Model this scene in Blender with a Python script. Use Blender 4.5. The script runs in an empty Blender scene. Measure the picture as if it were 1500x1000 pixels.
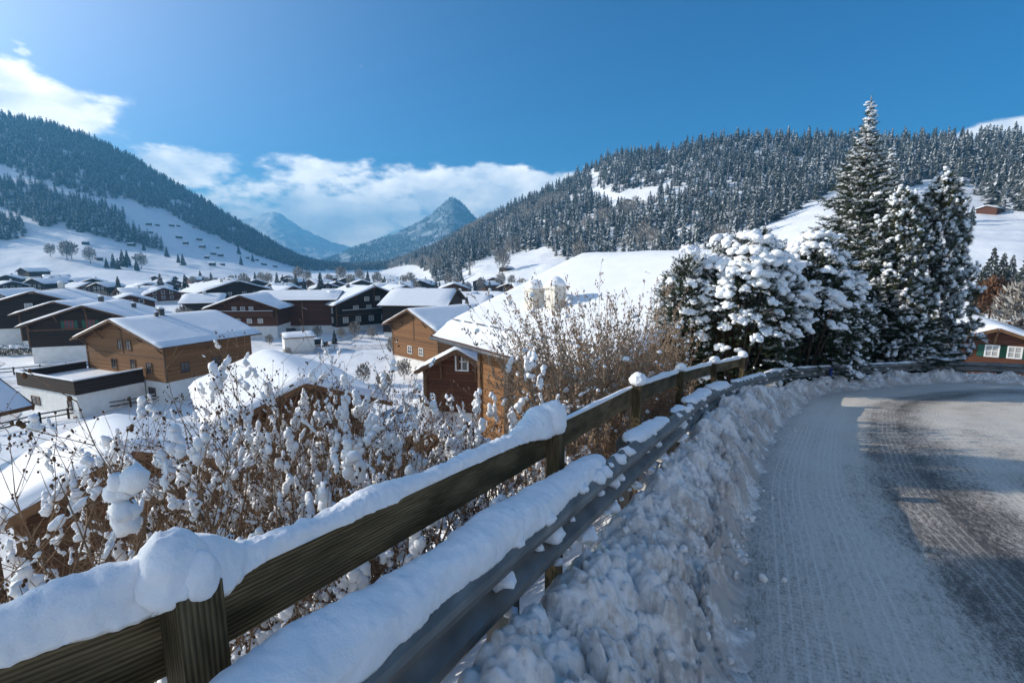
import bpy, math, random
import numpy as np
from mathutils import Vector, Matrix
R = math.radians
rng = np.random.default_rng(11)
random.seed(11)
scene = bpy.context.scene
COL = scene.collection
FOC, TILT, EYEZ = 708.0, R(9.0), 1.7
SUN_AZ, SUN_EL = R(-80), R(22)

def at(px, py, d):
    """point seen at photo pixel (1500 x 1000) at forward distance d"""
    cx = (px - 750) / FOC; cy = (500 - py) / FOC
    dy = math.cos(TILT) + cy * math.sin(TILT); dz = -math.sin(TILT) + cy * math.cos(TILT)
    s = d / dy
    return Vector((cx * s, d, EYEZ + dz * s))

def project(P):
    P = np.asarray(P, float)
    z = P[..., 2] - EYEZ
    f = P[..., 1] * math.cos(TILT) - z * math.sin(TILT)
    u = P[..., 1] * math.sin(TILT) + z * math.cos(TILT)
    f = np.where(f < .01, .01, f)
    return np.stack([750 + FOC * P[..., 0] / f, 500 - FOC * u / f], -1)

# ---------------------------------------------------------------- noise (numpy)
def _hash(ix, iy, iz, seed=0):
    h = (ix.astype(np.int64) * 374761393 + iy.astype(np.int64) * 668265263 + iz.astype(np.int64) * 2147483647 + seed * 974634541)
    h = (h ^ (h >> 13)) * 1274126177
    h = h & 0x7fffffff
    h = (h ^ (h >> 16)) * 668265263 & 0x7fffffff
    return (h & 0xffff) / 65535.0

def vnoise(P, seed=0):
    P = np.asarray(P, float)
    i = np.floor(P).astype(np.int64); f = P - i
    f = f * f * (3 - 2 * f)
    r = 0
    for a in (0, 1):
        for b in (0, 1):
            for c in (0, 1):
                w = (f[..., 0] if a else 1 - f[..., 0]) * (f[..., 1] if b else 1 - f[..., 1]) * (f[..., 2] if c else 1 - f[..., 2])
                r = r + w * _hash(i[..., 0] + a, i[..., 1] + b, i[..., 2] + c, seed)
    return r * 2 - 1

def fbm(P, octv=4, seed=0, gain=.5):
    P = np.asarray(P, float); s = 0; a = 1.0; n = 0
    for k in range(octv):
        s = s + a * vnoise(P * (2.03 ** k) + 17.3 * k, seed + k); n += a; a *= gain
    return s / n

def worley(P, seed=0):
    P = np.asarray(P, float); i = np.floor(P).astype(np.int64); best = np.full(P.shape[:-1], 9.0); bid = np.zeros(P.shape[:-1])
    for a in (-1, 0, 1):
        for b in (-1, 0, 1):
            for c in (-1, 0, 1):
                q = i + np.array([a, b, c])
                x = q[..., 0] + _hash(q[..., 0], q[..., 1], q[..., 2], seed + 1)
                y = q[..., 1] + _hash(q[..., 0], q[..., 1], q[..., 2], seed + 2)
                z = q[..., 2] + _hash(q[..., 0], q[..., 1], q[..., 2], seed + 3)
                d = (x - P[..., 0]) ** 2 + (y - P[..., 1]) ** 2 + (z - P[..., 2]) ** 2
                m = d < best
                best = np.where(m, d, best); bid = np.where(m, _hash(q[..., 0], q[..., 1], q[..., 2], seed + 5), bid)
    return np.sqrt(best), bid

def sstep(a, b, x):
    t = np.clip((x - a) / (b - a), 0, 1); return t * t * (3 - 2 * t)

# ---------------------------------------------------------------- objects
def link(o, parent=None):
    COL.objects.link(o)
    if parent is not None: o.parent = parent
    return o

def tag(o, label=None, cat=None, group=None, kind=None):
    if label: o['label'] = label
    if cat: o['category'] = cat
    if group: o['group'] = group
    if kind: o['kind'] = kind
    return o

def empty(name, loc=(0, 0, 0), rz=0, label=None, cat=None, group=None):
    o = bpy.data.objects.new(name, None); o.empty_display_size = .2
    o.location = loc; o.rotation_euler = (0, 0, rz)
    link(o); return tag(o, label, cat, group)

def mesh_np(name, V, faces, mats, parent=None, smooth=False, fattr=None, vuv=None, midx=None, loc=None):
    """V (n,3); faces: list of (m,k) int arrays"""
    me = bpy.data.meshes.new(name)
    V = np.asarray(V, np.float32)
    faces = [np.asarray(f, np.int64) for f in faces if len(f)]
    me.vertices.add(len(V)); me.vertices.foreach_set('co', V.ravel())
    nl = sum(f.size for f in faces); npoly = sum(len(f) for f in faces)
    me.loops.add(nl); me.polygons.add(npoly)
    li = np.concatenate([f.ravel() for f in faces]).astype(np.int32)
    st = []; o = 0
    for f in faces:
        st.append(o + np.arange(len(f)) * f.shape[1]); o += f.size
    me.loops.foreach_set('vertex_index', li)
    me.polygons.foreach_set('loop_start', np.concatenate(st).astype(np.int32))
    if not isinstance(mats, (list, tuple)): mats = [mats]
    for m in mats: me.materials.append(m)
    if midx is not None: me.polygons.foreach_set('material_index', np.asarray(midx, np.int32))
    me.polygons.foreach_set('use_smooth', np.full(npoly, bool(smooth)))
    if fattr:
        for k, a in fattr.items():
            at_ = me.attributes.new(k, 'FLOAT', 'FACE'); at_.data.foreach_set('value', np.asarray(a, np.float32))
    if vuv is not None:
        uv = me.uv_layers.new(name='st'); uv.data.foreach_set('uv', np.asarray(vuv, np.float32)[li].ravel())
    me.update(calc_edges=True); me.validate()
    ob = bpy.data.objects.new(name, me)
    if loc is not None: ob.location = loc
    return link(ob, parent)

class MB:
    def __init__(s): s.v = []; s.f = []
    def add(s, verts, faces):
        o = len(s.v); s.v.extend([tuple(p) for p in verts]); s.f.extend([tuple(i + o for i in f) for f in faces]); return s
    def box(s, x0, x1, y0, y1, z0, z1):
        return s.add([(x0, y0, z0), (x1, y0, z0), (x1, y1, z0), (x0, y1, z0), (x0, y0, z1), (x1, y0, z1), (x1, y1, z1), (x0, y1, z1)],
                     [(0, 3, 2, 1), (4, 5, 6, 7), (0, 1, 5, 4), (1, 2, 6, 5), (2, 3, 7, 6), (3, 0, 4, 7)])
    def obox(s, a, b, w, h, up=(0, 0, 1)):
        """beam from a to b, width w (sideways), height h (along up, centred)"""
        a = Vector(a); b = Vector(b); d = (b - a).normalized(); sd = d.cross(Vector(up)).normalized(); u = sd.cross(d).normalized()
        c = []
        for p in (a, b):
            for (i, j) in ((-1, -1), (1, -1), (1, 1), (-1, 1)): c.append(p + sd * (i * w / 2) + u * (j * h / 2))
        return s.add(c, [(0, 3, 2, 1), (4, 5, 6, 7), (0, 1, 5, 4), (1, 2, 6, 5), (2, 3, 7, 6), (3, 0, 4, 7)])
    def prism(s, poly, y0, y1):
        """poly of (x, z), extruded along y"""
        n = len(poly)
        v = [(x, y0, z) for x, z in poly] + [(x, y1, z) for x, z in poly]
        f = [tuple(range(n)), tuple(range(2 * n - 1, n - 1, -1))] + [(i + n, (i + 1) % n + n, (i + 1) % n, i) for i in range(n)]
        return s.add(v, f)
    def tube(s, pts, rad, n=6, cap=True):
        pts = [Vector(p) for p in pts]; m = len(pts); vs = []; fs = []
        if not hasattr(rad, '__len__'): rad = [rad] * m
        ref = Vector((0, 0, 1))
        if abs((pts[-1] - pts[0]).normalized().z) > .9: ref = Vector((1, 0, 0))
        for i, p in enumerate(pts):
            d = (pts[min(i + 1, m - 1)] - pts[max(i - 1, 0)]).normalized()
            a = d.cross(ref).normalized(); b = d.cross(a)
            for k in range(n):
                t = 2 * math.pi * k / n
                vs.append(p + (a * math.cos(t) + b * math.sin(t)) * rad[i])
        for i in range(m - 1):
            for k in range(n):
                fs.append((i * n + k, i * n + (k + 1) % n, (i + 1) * n + (k + 1) % n, (i + 1) * n + k))
        if cap: fs += [tuple(range(n - 1, -1, -1)), tuple(range((m - 1) * n, m * n))]
        return s.add(vs, fs)
    def build(s, name, mat, parent=None, smooth=False, loc=None, bevel=0):
        me = bpy.data.meshes.new(name); me.from_pydata(s.v, [], s.f); me.materials.append(mat)
        if smooth: me.polygons.foreach_set('use_smooth', [True] * len(me.polygons))
        me.update()
        o = bpy.data.objects.new(name, me)
        if loc is not None: o.location = loc
        if bevel:
            b = o.modifiers.new('bevel', 'BEVEL'); b.width = bevel; b.segments = 2; b.limit_method = 'ANGLE'
        return link(o, parent)

def ico(sub):
    import bmesh
    bm = bmesh.new(); bmesh.ops.create_icosphere(bm, subdivisions=sub, radius=1)
    V = np.array([v.co[:] for v in bm.verts]); Fc = np.array([[v.index for v in f.verts] for f in bm.faces]); bm.free()
    return V, Fc
ICO = {k: ico(k) for k in (1, 2, 3, 4)}

class Cloud:
    """numpy accumulator for many instanced templates"""
    def __init__(s): s.V = []; s.T = {3: [], 4: []}; s.A = {3: [], 4: []}; s.n = 0
    def add(s, V, Fc, attr=None):
        Fc = np.asarray(Fc); k = Fc.shape[1]
        s.V.append(V); s.T[k].append(Fc + s.n); s.n += len(V)
        if attr is not None: s.A[k].append(np.broadcast_to(attr, (len(Fc),)))
    def inst(s, V, Fc, M, attr=None):
        """M (n,3,4) affine matrices; attr (n,) or (nf,) or (n,nf)"""
        n = len(M)
        if n == 0: return
        W = np.einsum('nij,vj->nvi', M[:, :, :3], V) + M[:, None, :, 3]
        F2 = Fc[None] + (np.arange(n) * len(V))[:, None, None]
        s.add(W.reshape(-1, 3), F2.reshape(-1, Fc.shape[1]), None if attr is None else np.broadcast_to(attr, (n, len(Fc))).ravel())
    def build(s, name, mats, parent=None, smooth=False, aname='snow', loc=None):
        if s.n == 0: return None
        fa = None
        al = [np.concatenate(s.A[k]) for k in (3, 4) if s.A[k]]
        if al: fa = {aname: np.concatenate(al)}
        return mesh_np(name, np.concatenate(s.V), [np.concatenate(s.T[k]) for k in (3, 4) if s.T[k]], mats, parent, smooth, fa, loc=loc)

def affine(pos, scale, rz=None, tilt=None):
    """pos (n,3), scale (n,) or (n,3)"""
    pos = np.asarray(pos, float); n = len(pos); sc = np.asarray(scale, float)
    if sc.ndim == 1: sc = np.repeat(sc[:, None], 3, 1)
    rz = np.zeros(n) if rz is None else rz
    c, s_ = np.cos(rz), np.sin(rz); M = np.zeros((n, 3, 4))
    M[:, 0, 0] = c; M[:, 0, 1] = -s_; M[:, 1, 0] = s_; M[:, 1, 1] = c; M[:, 2, 2] = 1
    if tilt is not None:
        ct, st = np.cos(tilt), np.sin(tilt); X = np.zeros((n, 3, 3)); X[:, 0, 0] = 1; X[:, 1, 1] = ct; X[:, 1, 2] = -st; X[:, 2, 1] = st; X[:, 2, 2] = ct
        M[:, :, :3] = np.einsum('nij,njk->nik', M[:, :, :3], X)
    M[:, :, :3] *= sc[:, None, :]
    M[:, :, 3] = pos
    return M

def frames(pos, dirs, scale, roll=None):
    """matrices whose local +Z lies along dirs"""
    pos = np.asarray(pos, float); d = np.asarray(dirs, float); d = d / np.linalg.norm(d, axis=1)[:, None]
    ref = np.where(np.abs(d[:, 2:3]) > .95, np.array([[1., 0, 0]]), np.array([[0, 0, 1.]]))
    a = np.cross(ref, d); a /= np.linalg.norm(a, axis=1)[:, None]; b = np.cross(d, a)
    if roll is not None:
        c, s_ = np.cos(roll)[:, None], np.sin(roll)[:, None]; a, b = a * c + b * s_, b * c - a * s_
    sc = np.asarray(scale, float)
    if sc.ndim == 1: sc = np.repeat(sc[:, None], 3, 1)
    M = np.stack([a * sc[:, 0:1], b * sc[:, 1:2], d * sc[:, 2:3], pos], 2)
    return M

def lump(seed, sub=3, amp=.3, freq=1.3, flat=None):
    V, Fc = ICO[sub]
    n = fbm(V * freq + seed * 7.7, 4, seed); W = V * (1 + amp * n)[:, None]
    if flat is not None: W[:, 2] = np.where(W[:, 2] < 0, W[:, 2] * flat, W[:, 2])
    return W, Fc

def in_poly(px, py, poly):
    r = np.zeros(px.shape, bool); n = len(poly)
    for i in range(n):
        x0, y0 = poly[i]; x1, y1 = poly[(i + 1) % n]
        if y0 == y1: continue
        c = ((py >= y0) != (py >= y1)) & (px < (x1 - x0) * (py - y0) / (y1 - y0) + x0)
        r ^= c
    return r

def polyline(ctrl, step):
    """Catmull-Rom through ctrl, resampled at even steps"""
    C = np.asarray(ctrl, float); C = np.vstack([2 * C[0] - C[1], C, 2 * C[-1] - C[-2]]); out = []
    for i in range(1, len(C) - 2):
        p0, p1, p2, p3 = C[i - 1:i + 3]
        for t in np.linspace(0, 1, 60, endpoint=False):
            out.append(.5 * ((2 * p1) + (-p0 + p2) * t + (2 * p0 - 5 * p1 + 4 * p2 - p3) * t * t + (-p0 + 3 * p1 - 3 * p2 + p3) * t ** 3))
    out.append(C[-2]); out = np.array(out)
    L = np.r_[0, np.cumsum(np.linalg.norm(np.diff(out, axis=0), axis=1))]
    n = max(2, int(L[-1] / step) + 1); s = np.linspace(0, L[-1], n)
    return np.stack([np.interp(s, L, out[:, k]) for k in range(out.shape[1])], 1), s
# ---------------------------------------------------------------- materials
def nodes(name):
    m = bpy.data.materials.new(name); m.use_nodes = True; nt = m.node_tree
    return m, nt, nt.nodes['Principled BSDF'], nt.nodes.new, nt.links.new

def ramp(new, stops):
    r = new('ShaderNodeValToRGB'); e = r.color_ramp.elements
    while len(e) < len(stops): e.new(.5)
    for i, (p, c) in enumerate(stops):
        e[i].position = p; e[i].color = (*c, 1) if len(c) == 3 else c
    return r

def mat(name, c1, c2=None, rough=.7, scale=3., stretch=(1, 1, 1), detail=5, lo=.35, hi=.65, bump=0., bscale=None, metal=0., spec=.3, coord='Object', bdist=.02):
    m, nt, p, new, ln = nodes(name)
    p.inputs['Roughness'].default_value = rough; p.inputs['Metallic'].default_value = metal
    p.inputs['Specular IOR Level'].default_value = spec
    tc = new('ShaderNodeTexCoord'); mp = new('ShaderNodeMapping'); mp.inputs['Scale'].default_value = stretch
    ln(tc.outputs[coord], mp.inputs['Vector'])
    p.inputs['Base Color'].default_value = (*c1, 1)
    if c2 is not None:
        nz = new('ShaderNodeTexNoise'); nz.inputs['Scale'].default_value = scale; nz.inputs['Detail'].default_value = detail
        ln(mp.outputs[0], nz.inputs['Vector']); r = ramp(new, [(lo, c1), (hi, c2)]); ln(nz.outputs[0], r.inputs[0]); ln(r.outputs[0], p.inputs['Base Color'])
    if bump:
        nb = new('ShaderNodeTexNoise'); nb.inputs['Scale'].default_value = bscale or scale * 3; nb.inputs['Detail'].default_value = 6
        ln(mp.outputs[0], nb.inputs['Vector']); b = new('ShaderNodeBump'); b.inputs['Strength'].default_value = bump; b.inputs['Distance'].default_value = bdist
        ln(nb.outputs[0], b.inputs['Height']); ln(b.outputs[0], p.inputs['Normal'])
    return m

def wood(name, c1, c2, board=.2, axis='Z', groove=.5):
    """boards laid one above the other: colour varies board by board, dark joints"""
    m, nt, p, new, ln = nodes(name)
    p.inputs['Roughness'].default_value = .75; p.inputs['Specular IOR Level'].default_value = .2
    tc = new('ShaderNodeTexCoord'); sp = new('ShaderNodeSeparateXYZ'); ln(tc.outputs['Object'], sp.inputs[0])
    d = new('ShaderNodeMath'); d.operation = 'DIVIDE'; d.inputs[1].default_value = board; ln(sp.outputs[axis], d.inputs[0])
    fl = new('ShaderNodeMath'); fl.operation = 'FLOOR'; ln(d.outputs[0], fl.inputs[0])
    fr = new('ShaderNodeMath'); fr.operation = 'FRACT'; ln(d.outputs[0], fr.inputs[0])
    wn = new('ShaderNodeTexWhiteNoise'); wn.noise_dimensions = '1D'; ln(fl.outputs[0], wn.inputs['W'])
    mp = new('ShaderNodeMapping'); mp.inputs['Scale'].default_value = (1.5, 1.5, 14) if axis == 'Z' else (14, 14, 1.5); ln(tc.outputs['Object'], mp.inputs[0])
    nz = new('ShaderNodeTexNoise'); nz.inputs['Scale'].default_value = 2.2; nz.inputs['Detail'].default_value = 6; ln(mp.outputs[0], nz.inputs[0])
    ad = new('ShaderNodeMath'); ad.operation = 'MULTIPLY_ADD'; ad.inputs[1].default_value = .45; ln(wn.outputs[0], ad.inputs[0])
    h = new('ShaderNodeMath'); h.operation = 'MULTIPLY'; h.inputs[1].default_value = .75; ln(nz.outputs[0], h.inputs[0]); ln(h.outputs[0], ad.inputs[2])
    r = ramp(new, [(.2, c1), (.8, c2)]); ln(ad.outputs[0], r.inputs[0])
    gr = new('ShaderNodeMath'); gr.operation = 'GREATER_THAN'; gr.inputs[1].default_value = .1; ln(fr.outputs[0], gr.inputs[0])
    mx = new('ShaderNodeMix'); mx.data_type = 'RGBA'; mx.inputs['A'].default_value = (*[c * groove for c in c1], 1)
    ln(gr.outputs[0], mx.inputs['Factor']); ln(r.outputs[0], mx.inputs['B']); ln(mx.outputs['Result'], p.inputs['Base Color'])
    b = new('ShaderNodeBump'); b.inputs['Strength'].default_value = .6; b.inputs['Distance'].default_value = .02; ln(gr.outputs[0], b.inputs['Height']); ln(b.outputs[0], p.inputs['Normal'])
    return m

def attr_mat(name, c_lo, c_hi, snowc=(.80, .82, .86), rough=.8, nscale=.05, c_alt=None):
    """foliage whose faces carry a 'snow' attribute: green to snow"""
    m, nt, p, new, ln = nodes(name)
    p.inputs['Roughness'].default_value = rough; p.inputs['Specular IOR Level'].default_value = .15
    a = new('ShaderNodeAttribute'); a.attribute_name = 'snow'
    tc = new('ShaderNodeTexCoord'); nz = new('ShaderNodeTexNoise'); nz.inputs['Scale'].default_value = nscale; nz.inputs['Detail'].default_value = 5
    ln(tc.outputs['Object'], nz.inputs[0])
    st = [(.35, c_lo), (.6, c_hi)]
    if c_alt: st.append((.72, c_alt))
    r = ramp(new, st); ln(nz.outputs[0], r.inputs[0])
    mx = new('ShaderNodeMix'); mx.data_type = 'RGBA'; ln(a.outputs['Fac'], mx.inputs['Factor']); ln(r.outputs[0], mx.inputs['A']); mx.inputs['B'].default_value = (*snowc, 1)
    ln(mx.outputs['Result'], p.inputs['Base Color'])
    return m

M = {}
def snow_mat(name, c1=(.83, .85, .88), c2=(.90, .91, .92), s1=9., s2=60., b1=.35, b2=.25, d1=.03, d2=.006):
    m, nt, p, new, ln = nodes(name)
    p.inputs['Roughness'].default_value = .55; p.inputs['Specular IOR Level'].default_value = .25
    tc = new('ShaderNodeTexCoord')
    n1 = new('ShaderNodeTexNoise'); n1.inputs['Scale'].default_value = s1; n1.inputs['Detail'].default_value = 5; ln(tc.outputs['Object'], n1.inputs[0])
    n2 = new('ShaderNodeTexNoise'); n2.inputs['Scale'].default_value = s2; n2.inputs['Detail'].default_value = 4; ln(tc.outputs['Object'], n2.inputs[0])
    r = ramp(new, [(.3, c1), (.7, c2)]); ln(n1.outputs[0], r.inputs[0]); ln(r.outputs[0], p.inputs['Base Color'])
    ba = new('ShaderNodeBump'); ba.inputs['Strength'].default_value = b1; ba.inputs['Distance'].default_value = d1; ln(n1.outputs[0], ba.inputs['Height'])
    bb = new('ShaderNodeBump'); bb.inputs['Strength'].default_value = b2; bb.inputs['Distance'].default_value = d2; ln(n2.outputs[0], bb.inputs['Height'])
    ln(ba.outputs[0], bb.inputs['Normal']); ln(bb.outputs[0], p.inputs['Normal'])
    return m
M['snow'] = snow_mat('fresh_snow', s1=11, s2=140, d2=.004, b2=.5, b1=.45)
M['snow_far'] = snow_mat('hill_snow', s1=.08, s2=.9, d1=1.2, d2=.25, b1=.5, b2=.4)
M['snow_roof'] = snow_mat('roof_snow', s1=1.2, s2=14, d1=.08, d2=.01, b1=.25, b2=.25)
M['steel'] = mat('galvanised_steel', (.26, .255, .24), (.15, .145, .135), rough=.5, metal=.4, scale=4, stretch=(1, 1, 4), bump=.15, bscale=30, bdist=.004)
M['steel_post'] = mat('post_steel', (.10, .10, .095), (.17, .15, .13), rough=.7, metal=.3, scale=8, bump=.2)
M['plaster'] = mat('white_plaster', (.70, .68, .64), (.78, .77, .74), rough=.9, scale=1.5, bump=.1, bscale=40, bdist=.005)
M['plaster_cream'] = mat('cream_plaster', (.60, .57, .51), (.68, .65, .59), rough=.9, scale=3, bump=.2, bscale=40, bdist=.006)
M['glass'] = mat('window_glass', (.03, .035, .045), rough=.08, spec=.6)
M['curtain_glass'] = mat('curtained_window_glass', (.30, .29, .27), (.42, .41, .38), rough=.15, scale=6, spec=.6)
M['white_paint'] = mat('white_paint', (.74, .73, .70), rough=.55)
M['green_paint'] = mat('green_shutter_paint', (.015, .07, .045), (.02, .09, .06), rough=.5)
M['red_paint'] = mat('red_shutter_paint', (.28, .04, .04), rough=.5)
M['metal_dark'] = mat('dark_sheet_metal', (.06, .065, .07), (.10, .10, .11), rough=.45, metal=.4)
M['honey'] = wood('honey_wood_boards', (.15, .068, .028), (.27, .135, .058), .21)
M['honey_dark'] = wood('brown_wood_boards', (.055, .026, .014), (.12, .058, .028), .2)
M['dark'] = wood('dark_wood_boards', (.018, .012, .010), (.045, .028, .02), .2)
M['redwood'] = wood('red_brown_wood_boards', (.07, .028, .016), (.125, .052, .028), .2)
M['roofwood'] = wood('roof_timber', (.06, .035, .022), (.13, .075, .045), .15, axis='X')
M['beam'] = mat('beam_timber', (.09, .045, .022), (.16, .085, .04), rough=.75, scale=5, stretch=(1, 1, 1))
M['rail_dark'] = mat('dark_rail_timber', (.035, .024, .018), (.08, .055, .04), rough=.8, scale=4)
M['bark'] = mat('brown_bark', (.055, .035, .022), (.13, .085, .05), rough=.9, scale=25, bump=.5, bscale=60, bdist=.01)
M['trunk'] = mat('trunk_bark', (.05, .036, .028), (.11, .08, .06), rough=.9, scale=6, bump=.5, bscale=20)
M['twig'] = mat('shrub_twig', (.16, .10, .058), (.30, .20, .125), rough=.85, scale=14)
M['twig_tan'] = mat('tan_twig', (.26, .175, .115), (.42, .30, .205), rough=.85, scale=9)
M['seed'] = mat('dry_seed_head', (.07, .038, .02), (.15, .085, .045), rough=.9, scale=40)
M['needle'] = mat('spruce_needle', (.018, .032, .016), (.05, .068, .030), rough=.7, scale=2.2, detail=6)
M['needle_pine'] = mat('pine_needle', (.028, .045, .022), (.075, .085, .040), rough=.7, scale=2.5, detail=6)
M['needle_yew'] = mat('yew_needle', (.014, .026, .012), (.05, .068, .026), rough=.7, scale=3, detail=6)
M['needle_dry'] = mat('rust_brown_foliage', (.09, .042, .022), (.17, .085, .045), rough=.85, scale=1.5)
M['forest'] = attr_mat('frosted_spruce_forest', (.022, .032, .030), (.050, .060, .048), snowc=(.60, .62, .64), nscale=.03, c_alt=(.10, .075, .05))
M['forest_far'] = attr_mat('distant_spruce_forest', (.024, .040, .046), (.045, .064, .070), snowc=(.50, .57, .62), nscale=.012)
M['frost'] = attr_mat('frosted_bare_crown', (.10, .08, .06), (.17, .14, .11), snowc=(.55, .53, .50), nscale=.2)
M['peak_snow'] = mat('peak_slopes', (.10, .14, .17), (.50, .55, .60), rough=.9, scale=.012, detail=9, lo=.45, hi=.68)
M['rock'] = mat('peak_rock', (.60, .62, .65), (.88, .89, .90), rough=.9, scale=.006, detail=8)
M['plastic_blue'] = mat('blue_reflector', (.05, .10, .38), rough=.35)
M['plastic_red'] = mat('red_marker_paint', (.45, .02, .03), rough=.4)
M['car_dark'] = mat('dark_car_paint', (.03, .035, .045), rough=.25, spec=.6)
M['rubber'] = mat('tyre_rubber', (.02, .02, .02), rough=.85)

def fence_wood():
    m, nt, p, new, ln = nodes('weathered_fence_wood')
    p.inputs['Roughness'].default_value = .8; p.inputs['Specular IOR Level'].default_value = .2
    uv = new('ShaderNodeUVMap'); uv.uv_map = 'st'
    sp = new('ShaderNodeSeparateXYZ'); ln(uv.outputs[0], sp.inputs[0])
    mp = new('ShaderNodeMapping'); mp.inputs['Scale'].default_value = (4, 75, 1); ln(uv.outputs[0], mp.inputs[0])
    n1 = new('ShaderNodeTexNoise'); n1.inputs['Scale'].default_value = 1.6; n1.inputs['Detail'].default_value = 7; ln(mp.outputs[0], n1.inputs[0])
    m2 = new('ShaderNodeMapping'); m2.inputs['Scale'].default_value = (1.3, 4, 1); ln(uv.outputs[0], m2.inputs[0])
    n2 = new('ShaderNodeTexNoise'); n2.inputs['Scale'].default_value = 1.8; n2.inputs['Detail'].default_value = 5; ln(m2.outputs[0], n2.inputs[0])
    r1 = ramp(new, [(.3, (.095, .075, .045)), (.7, (.235, .19, .12))]); ln(n1.outputs[0], r1.inputs[0])
    r2 = ramp(new, [(.36, (.34, .35, .26)), (.60, (1.0, .96, .88))]); ln(n2.outputs[0], r2.inputs[0])
    mx = new('ShaderNodeMix'); mx.data_type = 'RGBA'; mx.blend_type = 'MULTIPLY'; mx.inputs['Factor'].default_value = 1
    ln(r1.outputs[0], mx.inputs['A']); ln(r2.outputs[0], mx.inputs['B'])
    # milled grooves running along the board
    w = new('ShaderNodeMath'); w.operation = 'MULTIPLY'; w.inputs[1].default_value = 2 * math.pi / .0125; ln(sp.outputs['Y'], w.inputs[0])
    sn = new('ShaderNodeMath'); sn.operation = 'SINE'; ln(w.outputs[0], sn.inputs[0])
    gk = ramp(new, [(.25, (.42, .40, .36)), (.65, (1, 1, 1))]); g2 = new('ShaderNodeMath'); g2.operation = 'MULTIPLY_ADD'; g2.inputs[1].default_value = .5; g2.inputs[2].default_value = .5; ln(sn.outputs[0], g2.inputs[0]); ln(g2.outputs[0], gk.inputs[0])
    mg = new('ShaderNodeMix'); mg.data_type = 'RGBA'; mg.blend_type = 'MULTIPLY'; mg.inputs['Factor'].default_value = .8; ln(mx.outputs['Result'], mg.inputs['A']); ln(gk.outputs[0], mg.inputs['B']); ln(mg.outputs['Result'], p.inputs['Base Color'])
    ad = new('ShaderNodeMath'); ad.operation = 'MULTIPLY_ADD'; ad.inputs[1].default_value = .5; ln(sn.outputs[0], ad.inputs[0]); ln(n1.outputs[0], ad.inputs[2])
    b = new('ShaderNodeBump'); b.inputs['Strength'].default_value = .7; b.inputs['Distance'].default_value = .004; ln(ad.outputs[0], b.inputs['Height']); ln(b.outputs[0], p.inputs['Normal'])
    return m
M['fence'] = fence_wood()

def bank_mat():
    m, nt, p, new, ln = nodes('ploughed_snow')
    p.inputs['Roughness'].default_value = .6; p.inputs['Specular IOR Level'].default_value = .25
    tc = new('ShaderNodeTexCoord')
    n1 = new('ShaderNodeTexNoise'); n1.inputs['Scale'].default_value = 2.4; n1.inputs['Detail'].default_value = 8; n1.inputs['Roughness'].default_value = .62; ln(tc.outputs['Object'], n1.inputs[0])
    n2 = new('ShaderNodeTexNoise'); n2.inputs['Scale'].default_value = 26; n2.inputs['Detail'].default_value = 6; ln(tc.outputs['Object'], n2.inputs[0])
    uv = new('ShaderNodeUVMap'); uv.uv_map = 'st'; sp = new('ShaderNodeSeparateXYZ'); ln(uv.outputs[0], sp.inputs[0])
    a1 = new('ShaderNodeMath'); a1.operation = 'MULTIPLY_ADD'; a1.inputs[1].default_value = .18; ln(sp.outputs['Y'], a1.inputs[0]); ln(n1.outputs[0], a1.inputs[2])
    a2 = new('ShaderNodeMath'); a2.operation = 'MULTIPLY_ADD'; a2.inputs[1].default_value = .35; ln(n2.outputs[0], a2.inputs[0]); ln(a1.outputs[0], a2.inputs[2])
    r = ramp(new, [(.50, (.90, .86, .82)), (.72, (.77, .73, .69)), (.88, (.46, .41, .37))]); ln(a2.outputs[0], r.inputs[0]); ln(r.outputs[0], p.inputs['Base Color'])
    b = new('ShaderNodeBump'); b.inputs['Strength'].default_value = .5; b.inputs['Distance'].default_value = .015; ln(n2.outputs[0], b.inputs['Height']); ln(b.outputs[0], p.inputs['Normal'])
    return m
M['bank'] = bank_mat()

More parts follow.
